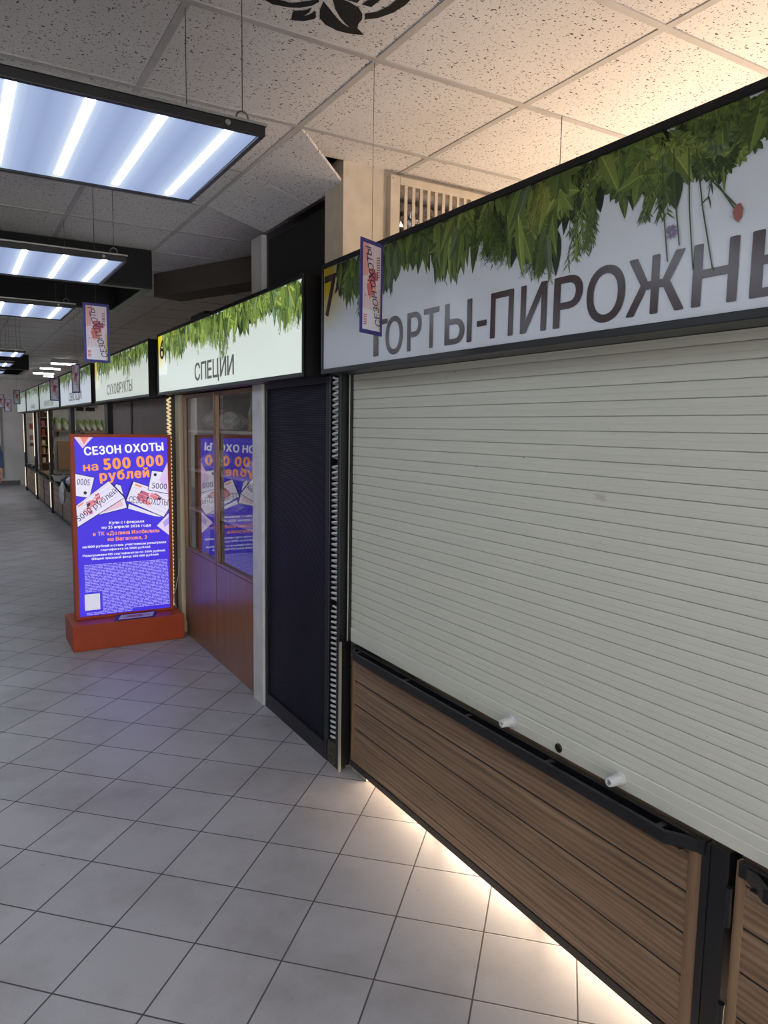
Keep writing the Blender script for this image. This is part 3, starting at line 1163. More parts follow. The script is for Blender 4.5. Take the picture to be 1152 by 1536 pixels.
# ------------------------------------------------------------------ counters
def make_counter(y0, y1, label, group, far=False, detail=True):
    """wood panelled counter front y0 (near) .. y1 (far) with a black slotted tray"""
    o = thing('market_counter', label, 'counter', (1.62, (y0 + y1) / 2, 0), group)
    XF = 1.60
    b = MB()
    zs = [0.108, 0.242, 0.362, 0.478, 0.588]
    ya, yb = y0 + 0.062, y1 - 0.025
    pr = []
    for z0, z1 in zip(zs[:-1], zs[1:]):
        pr += [(XF + 0.017, z0), (XF + 0.001, z0 + 0.001), (XF, z0 + 0.003), (XF, z1 - 0.024), (XF + 0.0015, z1 - 0.022), (XF + 0.0075, z1 - 0.0065), (XF + 0.018, z1 - 0.006)]
    vs = []
    for x, z in pr:
        vs += [(x, ya, z), (x, yb, z)]
    b.closed = False
    b.add(vs, [(2 * i, 2 * i + 1, 2 * i + 3, 2 * i + 2) for i in range(len(pr) - 1)])
    b.build('plank_panel', M['wood'], o)
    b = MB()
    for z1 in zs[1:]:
        b.box(XF + 0.0035, XF + 0.017, ya, yb, z1 - 0.0065, z1 + 0.0005)  # dark strips standing in for the shadow line in the plank grooves
    b.build('joint_shade_strip', M['joint_shade'], o)
    for s0, s1 in ((y0 + 0.022, ya), (yb, y1)):
        b = MB()
        b.box(XF - 0.002, XF + 0.02, s0, s1, 0.072, 0.638)
        b.build('stile', M['wood_v'], o, bevel=0.002)
    for z0, z1 in ((0.072, 0.108), (0.588, 0.638)):
        b = MB()
        b.box(XF - 0.0015, XF + 0.02, ya, yb, z0, z1)
        b.build('rail', M['wood'], o, bevel=0.0015)
    b = MB()
    b.box(XF - 0.006, XF + 0.03, y0, y1, 0.044, 0.072)
    b.box(XF + 0.02, XF + 0.04, y0, y1, 0.072, 0.64)
    b.box(XF - 0.004, XF + 0.02, y0, y0 + 0.022, 0.072, 0.64)
    b.build('steel_frame', M['black'], o)
    # slotted tray
    b = MB()
    xo, xi = 1.546, 1.606
    zt, zl = 0.640, 0.606
    ch = 0.10
    e = 0.013
    b.prism([(xo, y0 + ch), (xo + e, y0 + ch + 0.004), (xo + e, y1 - ch - 0.004), (xo, y1 - ch)], 2, zl, zt)
    b.prism([(xo, y0 + ch), (xi, y0 + 0.004), (xi, y0 + 0.03), (xo + e, y0 + ch + 0.004)], 2, zl, zt)
    b.prism([(xo, y1 - ch), (xo + e, y1 - ch - 0.004), (xi, y1 - 0.03), (xi, y1 - 0.004)], 2, zl, zt)
    b.box(xi - 0.018, xi + 0.016, y0 + 0.012, y1 - 0.012, zl, zt + 0.004)
    yy = y0 + ch + 0.02
    while yy < y1 - ch:
        b.box(xo + e, xi - 0.018, yy, yy + 0.02, zl + 0.004, zt - 0.002)
        yy += 0.42
    b.box(xo + e, xi - 0.018, y0 + 0.06, y1 - 0.06, zl, zl + 0.004)
    b.build('slotted_tray', M['black'], o, bevel=0.0012 if detail else 0)
    nl = max(2, int((y1 - y0) / 0.6) + 1)
    for i in range(nl):
        y = y0 + 0.03 + (y1 - y0 - 0.09) * i / (nl - 1)
        b = MB()
        b.box(XF + 0.06, XF + 0.09, y, y + 0.03, 0, 0.06)
        b.build('foot', M['black'], o)
    b = MB()
    b.box(XF + 0.04, XF + 0.50, y0, y1, 0.072, 0.645)
    b.build('body', M['black_soft'] if not far else M['shelf_wood'], o)
    return o


c1 = make_counter(1.055, 2.968, 'wood panelled counter with black slotted tray under the ivory shutter', 'wood panelled counters')
c2 = make_counter(-0.90, 0.985, 'wood panelled counter cut off at the lower right corner of the frame', 'wood panelled counters')
po = thing('steel_post', 'black steel post with hinges between the two wood panelled counters', 'post', (1.62, 1.02, 0))
b = MB()
b.box(1.598, 1.648, 1.004, 1.056, 0.0, 0.645)
b.build('tube', M['black'], po, bevel=0.002)
for z in (0.51, 0.20):
    b = MB()
    b.tube([(1.592, 0.994, z - 0.05), (1.592, 0.994, z + 0.05)], 0.0075, 10)
    b.tube([(1.592, 0.994, z + 0.045), (1.592, 0.994, z + 0.054)], 0.0085, 10)
    b.build('hinge', M['steel'] if False else M['black'], po)

# ------------------------------------------------------------------ doorway between the stalls
dr = thing('mesh_door', 'dark perforated mesh door beside the ivory shutter', 'door', (1.58, 3.56, 0))
b = MB()
b.box(1.573, 1.579, 3.175, 3.955, 0.085, 1.91)
b.build('mesh_sheet', M['mesh_door'], dr)
b = MB()
b.box(1.556, 1.592, 3.945, 3.978, 0.0, 1.91)
b.box(1.556, 1.592, 3.148, 3.178, 0.0, 1.91)
b.box(1.556, 1.592, 3.178, 3.945, 0.0, 0.09)
b.box(1.556, 1.592, 3.178, 3.945, 1.88, 1.91)
b.build('frame', M['black'], dr, bevel=0.002)


def coil(b, x, y, z0, z1, ry, rx, pitch_, rt):
    n = int((z1 - z0) / pitch_ * 12)
    b.tube([(x + rx * math.cos(2 * PI * i / 12), y + ry * math.sin(2 * PI * i / 12), z0 + pitch_ * i / 12) for i in range(n)], rt, 6)


gp = thing('guide_post', 'black guide post with a pale spiral strip beside the mesh door', 'post', (1.59, 3.07, 0))
b = MB()
b.box(1.584, 1.60, 3.030, 3.146, 0.12, 1.91)
b.box(1.552, 1.584, 3.126, 3.146, 0.12, 1.91)
b.box(1.552, 1.62, 3.018, 3.042, 0.02, 1.91)
b.build('profile', M['black'], gp, bevel=0.002)
for z0, z1 in ((1.522, 1.905), (0.835, 1.495), (0.135, 0.808)):
    b = MB()
    coil(b, 1.567, 3.084, z0, z1, 0.030, 0.010, 0.0265, 0.0062)
    b.build('spiral_strip', M['coil'], gp, smooth=True)
b = MB()
b.box(1.56, 1.60, 3.03, 3.145, 0.0, 0.12)
b.build('worn_foot', plain('worn_rusty_foot', rgb(78, 72, 60), 0.8, var=0.45, scale=60), gp)
b = MB()
b.box(1.553, 1.565, 3.008, 3.018, 0.0, 0.65)
b.build('edge_strip', M['galv'], gp)
b = MB()
b.box(1.625, 1.66, 2.86, 3.0, 0.0, 0.1)
tag(b.build('floor_block', plain('white_scuffed_block', rgb(205, 196, 184), 0.7, var=0.2, scale=50), loc=(1.64, 2.93, 0)), 'small scuffed white block lit from under the counter, beside the black post foot', 'block')

# ------------------------------------------------------------------ glass cabinet of the spice stall
cb = thing('glass_cabinet', 'brown display cabinet with tall glass doors under the СПЕЦИИ sign', 'cabinet', (1.8, 4.92, 0))
Ya, Yb, Ym = 4.158, 5.715, 4.92
b = MB()
b.box(1.592, 2.02, Ya, Ya + 0.018, 0.02, 1.905)
b.box(1.592, 2.02, Yb - 0.018, Yb, 0.02, 1.905)
b.box(2.0, 2.02, Ya + 0.018, Yb - 0.018, 0.02, 1.905)
b.box(1.592, 2.0, Ya + 0.018, Yb - 0.018, 1.885, 1.905)
b.box(1.60, 2.0, Ya + 0.018, Yb - 0.018, 0.66, 0.69)
b.build('carcass', M['inside'], cb)
b = MB()
b.box(1.572, 1.60, Ya, Yb, 0.0, 0.105)
b.build('plinth', M['cab_wood'], cb, bevel=0.002)
for ya, yb in ((Ya, Ym - 0.004), (Ym + 0.004, Yb)):
    b = MB()
    b.box(1.562, 1.584, ya + 0.002, yb - 0.002, 0.11, 0.70)
    dd = b.build('door', M['cab_wood'], cb, bevel=0.003)
    b = MB()
    e = 0.028
    b.box(1.562, 1.584, ya + 0.002, ya + e, 0.704, 1.90)
    b.box(1.562, 1.584, yb - e, yb - 0.002, 0.704, 1.90)
    b.box(1.562, 1.584, ya + e, yb - e, 0.704, 0.722)
    b.box(1.562, 1.584, ya + e, yb - e, 1.875, 1.90)
    fr = b.build('glass_door', M['cab_wood'], cb)
    b = MB()
    b.closed = False
    b.add([(1.588, ya + e - .01, 0.712), (1.588, yb - e + .01, 0.712), (1.588, yb - e + .01, 1.885), (1.588, ya + e - .01, 1.885)], [(3, 2, 1, 0)])
    b.build('pane', M['glass'], fr)
SHZ = (1.03, 1.335, 1.635)
for z in SHZ:
    b = MB()
    b.box(1.598, 2.0, Ya + 0.018, Yb - 0.018, z - 0.018, z)
    b.build('shelf', M['cab_shelf'], cb)


def bag(loc, sx, sy, sz, mat, label, seed, name='spice_bag', cat='bag', group='bags in the glass cabinet'):
    r = random.Random(seed)
    bm = bmesh.new()
    bmesh.ops.create_icosphere(bm, subdivisions=3, radius=0.5)
    for v in bm.verts:
        z = v.co.z
        k = 1 + 0.16 * math.sin(v.co.x * 14 + seed) * math.cos(v.co.y * 11 + seed * 2) + r.uniform(-.05, .05)
        if z > 0.15:
            k *= 1 - (z - .15) * 1.1
        v.co.x *= k * sx * 1.15
        v.co.y *= k * sy * 1.15
        v.co.z = (max(z, -0.42) + .42) * sz / .92
    me = bpy.data.meshes.new(name)
    bm.to_mesh(me)
    bm.free()
    me.materials.append(mat)
    o = bpy.data.objects.new(name, me)
    C.objects.link(o)
    o.location = (loc[0], loc[1], loc[2] + 0.001)
    return tag(o, label, cat, group)


M['bag_white'] = plain('pale_bag_film', rgb(226, 220, 216), 0.4, var=0.2, scale=40)
M['bag_grey'] = plain('grey_bag_film', rgb(196, 188, 184), 0.4, var=0.25, scale=40)
M['bag_yellow'] = plain('mustard_pack_print', rgb(170, 140, 50), 0.4, var=0.35, scale=60)
M['bag_green'] = plain('green_pack_print', rgb(90, 110, 60), 0.4, var=0.3, scale=60)
M['bag_red'] = plain('red_pack_print', rgb(150, 60, 46), 0.4, var=0.3, scale=60)
bag((1.78, 5.47, 1.635), .22, .30, .17, M['bag_grey'], 'grey crumpled bag on the top shelf at the far end', 1)
bag((1.74, 5.09, 1.635), .18, .24, .14, M['bag_white'], 'pale crumpled bag on the top shelf beside the cabinet mullion', 2)
bag((1.80, 4.74, 1.635), .10, .11, .22, M['bag_grey'], 'upright narrow grey bag on the top shelf next to the mustard box', 3)
bag((1.76, 5.48, 1.335), .2, .26, .15, M['bag_white'], 'pale lumpy bag on the second shelf of the glass cabinet', 4)
bag((1.76, 5.5, 1.03), .2, .26, .17, M['bag_white'], 'pale lumpy bag on the third shelf of the glass cabinet', 5)
bag((1.76, 5.15, 1.03), .2, .24, .13, M['bag_grey'], 'grey lumpy bag on the third shelf behind the screen reflection', 6)
bag((1.78, 4.55, 1.335), .2, .24, .14, M['bag_grey'], 'grey lumpy bag on the second shelf behind the screen reflection', 8)
b = MB()
b.box(1.70, 1.78, 4.42, 4.64, 1.6355, 1.745)
tag(b.build('spice_box', M['bag_yellow'], loc=(1.74, 4.53, 1.6355)), 'mustard yellow patterned box on the top shelf of the glass cabinet', 'box')
for i, (y, z, m, w_, lab) in enumerate([(4.36, 1.715, 'bag_green', .07, 'green packet hanging at the right side of the glass cabinet'),
                                        (4.25, 1.715, 'bag_white', .05, 'white narrow packet hanging beside the green one in the cabinet'),
                                        (4.30, 1.80, 'bag_yellow', .06, 'yellow and black packet hanging at the top right of the cabinet')]):
    o = thing('hanging_packet', lab, 'packet', (1.66, y, z), 'packets hanging in the glass cabinet')
    b = MB()
    hgt = 0.10 + .03 * (i == 1)
    b.lathe([(w_ * .5, -hgt / 2), (w_ * .62, -hgt * .3), (w_ * .62, hgt * .2), (w_ * .48, hgt / 2)], (1.66 + .05 * i, y, z), 10)
    b.build('pack', M[m], o)
    b = MB()
    b.tube([(1.66 + .05 * i, y, z + hgt / 2), (1.66 + .05 * i, y, 1.884)], 0.0012, 5)
    b.build('cord', M['string'], o)
b = MB()
for k in range(17):
    b.lathe([(0.004, 0), (0.0085, 0.006), (0.004, 0.012)], (1.64, 4.415, 1.66 + k * 0.0135), 8)
b.tube([(1.64, 4.415, 1.65), (1.64, 4.415, 1.884)], 0.0012, 5)
tag(b.build('bead_string', M['bag_white'], loc=(1.64, 4.415, 1.66)), 'string of pale beads hanging inside the glass cabinet', 'beads')
b = MB()
b.closed = False
b.add([(1.64, 5.36, 0.6905), (1.64, 5.52, 0.6905), (1.66, 5.52, 0.90), (1.66, 5.36, 0.90)], [(0, 1, 2, 3)])
b.add([(1.645, 5.36, 0.6905), (1.645, 5.52, 0.6905), (1.665, 5.52, 0.90), (1.665, 5.36, 0.90)], [(0, 1, 2, 3)])
tag(b.build('info_card', plain('white_card', rgb(200, 196, 194), 0.5, var=0.2, scale=90), loc=(1.65, 5.44, 0.6905)), 'small pale card standing at the bottom left of the glass cabinet', 'card')

b = MB()
b.box(1.548, 1.60, 5.775, 5.89, 0.0, 1.905)
tag(b.build('cream_post', M['cream_wood'], loc=(1.57, 5.83, 0), bevel=0.003), 'cream wooden post at the far end of the glass cabinet', 'post')
lp = thing('lit_post', 'black post with a glowing warm spiral strip behind the screen', 'post', (1.6, 6.06, 0))
b = MB()
b.box(1.575, 1.62, 5.93, 6.20, 0.0, 1.905)
b.build('profile', M['black_soft'], lp)
b = MB()
coil(b, 1.560, 6.13, 0.10, 1.895, 0.040, 0.010, 0.032, 0.0072)
b.build('spiral_strip', M['coil_lit'], lp, smooth=True)
b = MB()
b.tube([(1.545, 5.80, 0.60), (1.535, 5.815, 0.48), (1.525, 5.86, 0.36), (1.523, 5.93, 0.27), (1.53, 5.92, 0.2), (1.535, 5.84, 0.15), (1.53, 5.76, 0.06), (1.535, 5.70, 0.006)], 0.004, 8)
tag(b.build('white_cable', M['cable'], loc=(1.53, 5.8, 0.006)), 'thin white cable looping down the cream post beside the screen', 'cable')

# dark gadgets on top of the spice sign
bx = thing('router_box', 'small dark box standing on top of the СПЕЦИИ sign', 'box', (1.6, 5.3, 2.38))
b = MB()
b.box(1.55, 1.68, 5.08, 5.42, 2.3805, 2.46)
b.build('case', M['black'], bx, bevel=0.006)
b = MB()
b.tube([(1.6, 5.46, 2.3805), (1.6, 5.46, 2.45)], 0.02, 10)
b.build('plug', M['black'], bx)

# ------------------------------------------------------------------ advertising screen
ks = thing('advertising_screen', 'orange free-standing totem with a bright blue advertising screen', 'screen', (1.11, 5.80, 0))
b = MB()
b.box(0.704, 1.52, 5.607, 6.02, 0, 0.195)
b.build('base', M['orange'], ks, bevel=0.004)
b = MB()
KX0, KX1, KY = 0.752, 1.482, 5.78
SX0, SX1, SZ0, SZ1 = 0.780, 1.457, 0.215, 1.570
b.box(KX0, SX0, KY, KY + 0.09, 0.195, 1.594)
b.box(SX1, KX1, KY, KY + 0.09, 0.195, 1.594)
b.box(SX0, SX1, KY, KY + 0.09, SZ1, 1.594)
b.box(SX0, SX1, KY, KY + 0.09, 0.195, SZ0)
b.box(SX0, SX1, KY + 0.02, KY + 0.088, SZ0, SZ1)
b.build('casing', M['orange'], ks, bevel=0.002)
SW, SH_ = SX1 - SX0, SZ1 - SZ0


def TK(u, v, d):
    return (SX0 + u * SW, KY + 0.010 - d, SZ1 - v * SH_)


M['scr_blue'] = glow('screen_blue', rgb(66, 44, 228), 0.92)
M['scr_print'] = printed('screen_picture', 0.3, 1.0, 0.05)
b = MB()
b.box(SX0, SX1, KY + 0.010, KY + 0.02, SZ0, SZ1)
scr = b.build('display', M['scr_blue'], ks)
b = MB()
b.closed = False


def clipu(pts):
    return [(min(max(x, 0), 1), y) for x, y in pts]


NOTE = rgb(226, 222, 244)
kd = [0.0004]


def kpoly(pts, col, edge=True):
    pts = clipu(pts)
    if edge:
        cx, cy = sum(p[0] for p in pts) / len(pts), sum(p[1] for p in pts) / len(pts)
        kd[0] += .0001
        b.poly([TK(min(max(cx + (x - cx) * 1.06, 0), 1), cy + (y - cy) * 1.06, kd[0]) for x, y in pts], rgb(24, 20, 96))
    kd[0] += .0001
    b.poly([TK(x, y, kd[0]) for x, y in pts], col)


def lerp2(q, s, t_):
    """point inside the quad q at s, t"""
    a = [q[0][i] + (q[1][i] - q[0][i]) * s for i in (0, 1)]
    c = [q[3][i] + (q[2][i] - q[3][i]) * s for i in (0, 1)]
    return (a[0] + (c[0] - a[0]) * t_, a[1] + (c[1] - a[1]) * t_)


def note_pattern(q, seed, lines=5):
    r = random.Random(seed)
    for i in range(14):
        s0, t0 = r.uniform(.18, .62), r.uniform(.12, .66)
        ds, dt = r.uniform(.06, .2), r.uniform(.1, .28)
        kpoly([lerp2(q, *p) for p in ((s0, t0), (s0 + ds, t0 + .04), (s0 + ds * .8, t0 + dt), (s0 - .03, t0 + dt * .8))], r.choice([rgb(222, 120, 132), rgb(234, 160, 160), rgb(196, 90, 120), rgb(240, 196, 190), rgb(60, 40, 60)]), False)
    for i in range(lines):
        t0 = .06 + i * .9 / lines
        kpoly([lerp2(q, *p) for p in ((.05, t0), (.95, t0), (.95, t0 + .02), (.05, t0 + .02))], rgb(206, 186, 214), False)
    kpoly([lerp2(q, *p) for p in ((.06, .06), (.22, .06), (.22, .16), (.06, .16))], rgb(236, 150, 120), False)


kpoly([(0, 0), (.193, 0), (.084, .061)], rgb(226, 200, 226), False)
kpoly([(.06, .0), (.15, 0), (.10, .04)], rgb(234, 130, 120), False)
kpoly([(.427, .261), (.473, .271), (.533, .396), (.236, .429)], NOTE)
kpoly([(.343, .30), (.48, .36), (.50, .385), (.28, .42)], rgb(224, 190, 206), False)
q1 = [(0.0, .2), (.193, .223), (.137, .333), (0, .32)]
kpoly(q1, NOTE)
q0 = [(-.008, .375), (.343, .245), (.506, .338), (.009, .492)]
kpoly(q0, NOTE)
note_pattern(q0, 4)
kpoly([(.555, .375), (.925, .457), (.84, .452), (.546, .401)], NOTE)
q2 = [(.613, .249), (1.05, .335), (.985, .475), (.53, .356)]
kpoly([(.613, .249), (1.0, .323), (1.0, .412), (.942, .458), (.53, .356)], NOTE)
note_pattern(q2, 9)
kpoly([(.819, .189), (.937, .198), (1.0, .248), (1.0, .323), (.775, .297)], NOTE)
kpoly([(.997, .14), (1.0, .325), (.898, .242)], rgb(216, 190, 232), False)
kpoly([(1.0, .438), (1.0, .567), (.862, .508)], rgb(226, 206, 236), False)
kpoly([(.93, .49), (1.0, .46), (1.0, .50), (.95, .52)], rgb(170, 160, 236), False)
for cx, cy in ((.095, .305), (.855, .212)):
    kpoly([(cx + .018 * math.cos(a), cy + .009 * math.sin(a)) for a in [2 * PI * i / 14 for i in range(14)]], rgb(30, 30, 36), False)
b.build('banknote_picture', M['scr_print'], scr, color=True)
# small print: rows of short strokes, and the blank pale square
b = MB()
b.closed = False
r3 = random.Random(11)
PALE = rgb(176, 168, 250)
for i in range(33):
    v = .708 + i * .0085
    u0 = .06 if v < .855 or v > .965 else .235
    u1 = .975 if i < 31 else .55
    u = u0
    while u < u1:
        l_ = r3.uniform(.02, .075)
        kpoly([(u, v), (min(u + l_, u1), v), (min(u + l_, u1), v + .0042), (u, v + .0042)], PALE, False)
        u += l_ + .0085
b.build('small_print', M['scr_print'], scr, color=True)
b = MB()
b.closed = False
kpoly([(.045, .866), (.205, .866), (.205, .957), (.045, .957)], rgb(208, 206, 226), False)
b.build('pale_square', M['scr_print'], scr, color=True)


def ktext(b, body, fx, fy, wf, hm, bold=0.0, rot=0.0, d=0.0088):
    """screen text: centre in fractions of the screen, width fraction, height in metres"""
    def T(u, v, dd):
        return (SX0 + u, KY + 0.010 - dd, SZ1 - SH_ + v)
    cu, cv, wd = fx * SW, (1 - fy) * SH_, wf * SW
    put_text(b, body, T, cu - wd / 2, cu + wd / 2, cv - hm / 2, cv + hm / 2, bold, d, rot)


def kline(nm, mat, *a):
    b = MB()
    b.closed = False
    ktext(b, *a)
    b.build(nm, mat, scr)


WHT, ORG, NVY = glow('screen_white', rgb(246, 244, 255), 1.0), glow('screen_orange', rgb(255, 158, 80), 1.0), glow('screen_navy', rgb(36, 30, 96), 1.0)
kline('white_lettering', WHT, 'СЕЗОН ОХОТЫ', .524, .063, .86, .066, .045, 3.6)
for body, fx, fy, wf, hm in (('Купи с 1 февраля', .526, .479, .383, .026), ('по 25 апреля 2026 года', .524, .504, .537, .026),
                             ('на 1000 рублей и стань участником розыгрыша', .506, .607, .913, .024), ('сертификата на 5000 рублей.', .513, .629, .553, .022),
                             ('Разыгрываем 100 сертификатов по 5000 рублей.', .503, .656, .908, .022), ('Общий призовой фонд 500 000 рублей.', .51, .677, .742, .022)):
    kline('white_lettering', WHT, body, fx, fy, wf, hm, .03)
for a_ in (('на', .16, .166, .155, .050, .028, 3.6), ('500 000', .62, .139, .66, .088, .045, 3.6), ('рублей', .518, .212, .54, .098, .05, 3.6),
           ('в ТК «Долина Изобилия»', .527, .538, .73, .036, .03), ('на Вагапова, 3', .53, .571, .43, .034, .03)):
    kline('orange_lettering', ORG, *a_)
for a_ in (('5000 рублей', .215, .375, .52, .058, 0, 37), ('СЕЗОН ОХОТЫ', .775, .362, .44, .052, 0, -7), ('5000', .90, .278, .17, .045, 0, -6), ('0005', .08, .245, .13, .045, 0, -6)):
    kline('navy_lettering', NVY, *a_)


# ------------------------------------------------------------------ flyers
def flyer_mesh(o, T, wd, ht):
    """blue bordered card with a pale pink banknote-like print, text running upwards"""
    b = MB()
    n_ = 0.0012
    vs = [T(u, v, dd) for dd in (n_, -n_) for u, v in ((0, 0), (wd, 0), (wd, ht), (0, ht))]
    b.add(vs, [(0, 1, 2, 3), (7, 6, 5, 4), (0, 4, 5, 1), (1, 5, 6, 2), (2, 6, 7, 3), (3, 7, 4, 0)])
    b.build('card', M['card_blue'], o)
    for side, nm in ((1, 'front_print'), (-1, 'back_print')):
        b = MB()
        b.closed = False
        st = [n_ + .0003]

        def F(u, v):
            return T(u if side > 0 else wd - u, v, side * st[0])

        def pl(pts, col):
            st[0] += .00004
            b.poly([F(u * wd, v * ht) for u, v in pts], col)
        e = .10
        pl([(e, .045), (1 - e, .045), (1 - e, .955), (e, .955)], rgb(206, 190, 196))
        pl([(e, .045), (1 - e, .045), (1 - e, .26), (e, .26)], rgb(208, 206, 216))
        pl([(e, .955), (.36, .955), (.30, .62), (e, .60)], rgb(206, 150, 150))
        r = random.Random(5)
        for i in range(16):
            u, v = r.uniform(.28, .55), r.uniform(.34, .68)
            du, dv = r.uniform(.08, .25), r.uniform(.03, .12)
            pl([(u, v), (u + du, v + .02), (u + du * .9, v + dv), (u - .02, v + dv * .8)], r.choice([rgb(178, 70, 70), rgb(196, 100, 92), rgb(150, 66, 90), rgb(214, 150, 120), rgb(200, 160, 130), rgb(110, 60, 90)]))
        for i in range(6):
            u = .16 + i * .13
            pl([(u, .28), (u + .012, .28), (u + .012, .92), (u, .92)], rgb(180, 150, 160))
        for i in range(9):
            v = .62 + i * .026
            pl([(.72, v), (.84, v + .008), (.84, v + .018), (.72, v + .012)], rgb(96, 60, 60))
        for i in range(5):
            v = .09 + i * .024
            pl([(.14, v), (.27, v + .01), (.27, v + .022), (.14, v + .014)], rgb(200, 96, 96))
        for u, v in ((.2, .40), (.34, .41)):
            pl([(u, v), (u + .05, v), (u + .05, v + .012), (u, v + .012)], rgb(50, 50, 70))
        pl([(.84, .05), (.88, .05), (.88, .5), (.84, .5)], rgb(196, 164, 90))
        # words run from the lower right to the upper left
        st[0] += .0002
        g, f, asp = glyphs('СЕЗОН ОХОТЫ', .004)
        vs = []
        for x, y in g:
            v = (.10 + .82 * x) * ht
            u = (.80 - .50 * x - .22 * (y - .5) * 1.15) * wd
            vs.append(F(u, v))
        b.add(vs, f, rgb(34, 32, 74))
        b.build(nm, M['flat_print'], o, color=True)


def make_flyer(loc, ang, label, wd=0.128, ht=0.298, top=H, tilt=0.0):
    """flyer hung from the ceiling by one thread; ang = direction of its width from X"""
    o = thing('hanging_flyer', label, 'flyer', loc, 'promo flyers hung on threads')
    c, s = math.cos(ang), math.sin(ang)

    def T(u, v, d):
        u -= wd / 2
        return (loc[0] + u * c + d * s, loc[1] + u * s - d * c, loc[2] + v)
    flyer_mesh(o, T, wd, ht)
    b = MB()
    b.tube([(loc[0], loc[1], loc[2] + ht), (loc[0], loc[1], top)], 0.0009, 5)
    b.build('thread', M['string'], o)
    return o


A1 = math.radians(26)
make_flyer((1.205, 2.13, 1.974), A1, 'red and purple promo flyer hanging in front of the ТОРТЫ-ПИРОЖНЫЕ sign')
make_flyer((0.672, 4.06, 1.985), math.radians(4), 'pale blue-edged promo flyer hanging left of the СУХОФРУКТЫ sign, under the second lamp')
make_flyer((1.155, 8.3, 1.99), math.radians(-60), 'narrow yellowish flyer seen edge-on, hanging just left of the СУХОФРУКТЫ sign')
make_flyer((1.30, 11.4, 1.99), math.radians(5), 'mauve flyer hanging before the distant signs, left of the narrow yellowish one', ht=.31)
make_flyer((1.24, 17.3, 2.06), math.radians(8), 'dark red flyer hanging far away in front of the end wall, near the last sign')
make_flyer((1.20, 19.6, 1.93), math.radians(-5), 'small pale flyer in front of the end wall, just left of the dark red one', wd=.16)
make_flyer((0.98, 18.3, 1.99), math.radians(10), 'small flyer in front of the end wall at the left edge of the photo', wd=.17)

fo = thing('lying_flyer', 'blue and white promo flyer lying on the orange base of the screen', 'flyer', (1.16, 5.69, 0.196))


def TL(u, v, d):
    # slid flat against the foot of the screen
    return (0.995 + (0.335 - 0.04) * u / 0.3 + 0.05 * v / 0.13, 5.625 + v * 0.95 + 0.0, 0.1985 + v * 0.10 + d)


b = MB()
vs = [TL(u, v, dd) for dd in (0.001, -0.001) for u, v in ((0, 0), (.3, 0), (.3, .12), (0, .12))]
b.add(vs, [(0, 1, 2, 3), (7, 6, 5, 4), (0, 4, 5, 1), (1, 5, 6, 2), (2, 6, 7, 3), (3, 7, 4, 0)])
b.build('card', M['card_blue'], fo)
b = MB()
b.closed = False
b.poly([TL(u, v, .0014) for u, v in ((.03, .012), (.285, .012), (.285, .108), (.03, .108))], rgb(200, 186, 196))
b.poly([TL(u, v, .0016) for u, v in ((.09, .04), (.2, .035), (.2, .085), (.08, .08))], rgb(190, 110, 110))
put_text(b, 'СЕЗОН ОХОТЫ', TL, .06, .26, .035, .075, 0, .0018, 0, rgb(40, 36, 90))
b.build('front_print', M['flat_print'], fo, color=True)

# ------------------------------------------------------------------ far stalls
M['panel_brown'] = plain('brown_grey_closed_panel', rgb(126, 108, 102), 0.55)
M['part_wall'] = plain('pale_stall_partition', rgb(196, 194, 188), 0.7)
M['cab'] = printed('napa_cabbage_skin', 0.45)
gcount = 'wood panelled counters'
far_counters = [(6.35, 7.6, 'far counter hidden mostly behind the orange framed screen, nearest part'),
                (7.66, 8.9, 'far counter behind the orange framed screen, beside the brown closed panel'),
                (9.2, 10.5, 'counter of the ОВОЩИ stall, near half'),
                (10.56, 11.9, 'counter of the ОВОЩИ stall, far half with black feet left of the screen'),
                (12.15, 13.45, 'counter with the white hanging bag, left of the screen'),
                (13.5, 14.75, 'counter carrying the white basin, next to the glowing strip'),
                (15.1, 16.3, 'small dark counter past the first glowing strip'),
                (16.36, 17.5, 'small dark counter in front of the product rack'),
                (17.85, 20.1, 'farthest counter front, beside the end wall')]
for y0, y1, lab in far_counters:
    make_counter(y0, y1, lab, gcount, far=True, detail=False)

# closed brown panels of the dried fruit stall
for y0, y1, lab in ((6.21, 7.80, 'wide brown closed panel under the СУХОФРУКТЫ sign, nearer half'), (7.83, 8.86, 'narrow brown closed panel under the СУХОФРУКТЫ sign, farther half')):
    o = thing('closing_panel', lab, 'panel', (1.62, (y0 + y1) / 2, 0.65), 'brown closing panels')
    b = MB()
    b.box(1.615, 1.635, y0 + .02, y1 - .02, 0.66, 1.905)
    b.build('board', M['panel_brown'], o)
    b = MB()
    b.box(1.605, 1.64, y0, y0 + .02, 0.65, 1.905)
    b.box(1.605, 1.64, y1 - .02, y1, 0.65, 1.905)
    b.build('edge_frame', M['black'], o)


def far_post(y, led, lab, wide=0.14):
    o = thing('stall_post', lab, 'post', (1.6, y, 0), 'black posts between the far stalls')
    b = MB()
    b.box(1.57, 1.625, y - wide / 2, y + wide / 2, 0, 1.905)
    b.build('post_tube', M['black'], o)
    if led:
        b = MB()
        b.box(1.560, 1.570, y - .075, y - .035, 0.95, 1.89)
        b.build('led_strip', M['led'], o)
        b = MB()
        b.box(1.560, 1.570, y - .075, y - .035, 0.10, 0.58)
        b.build('led_strip', M['led'], o)
    return o


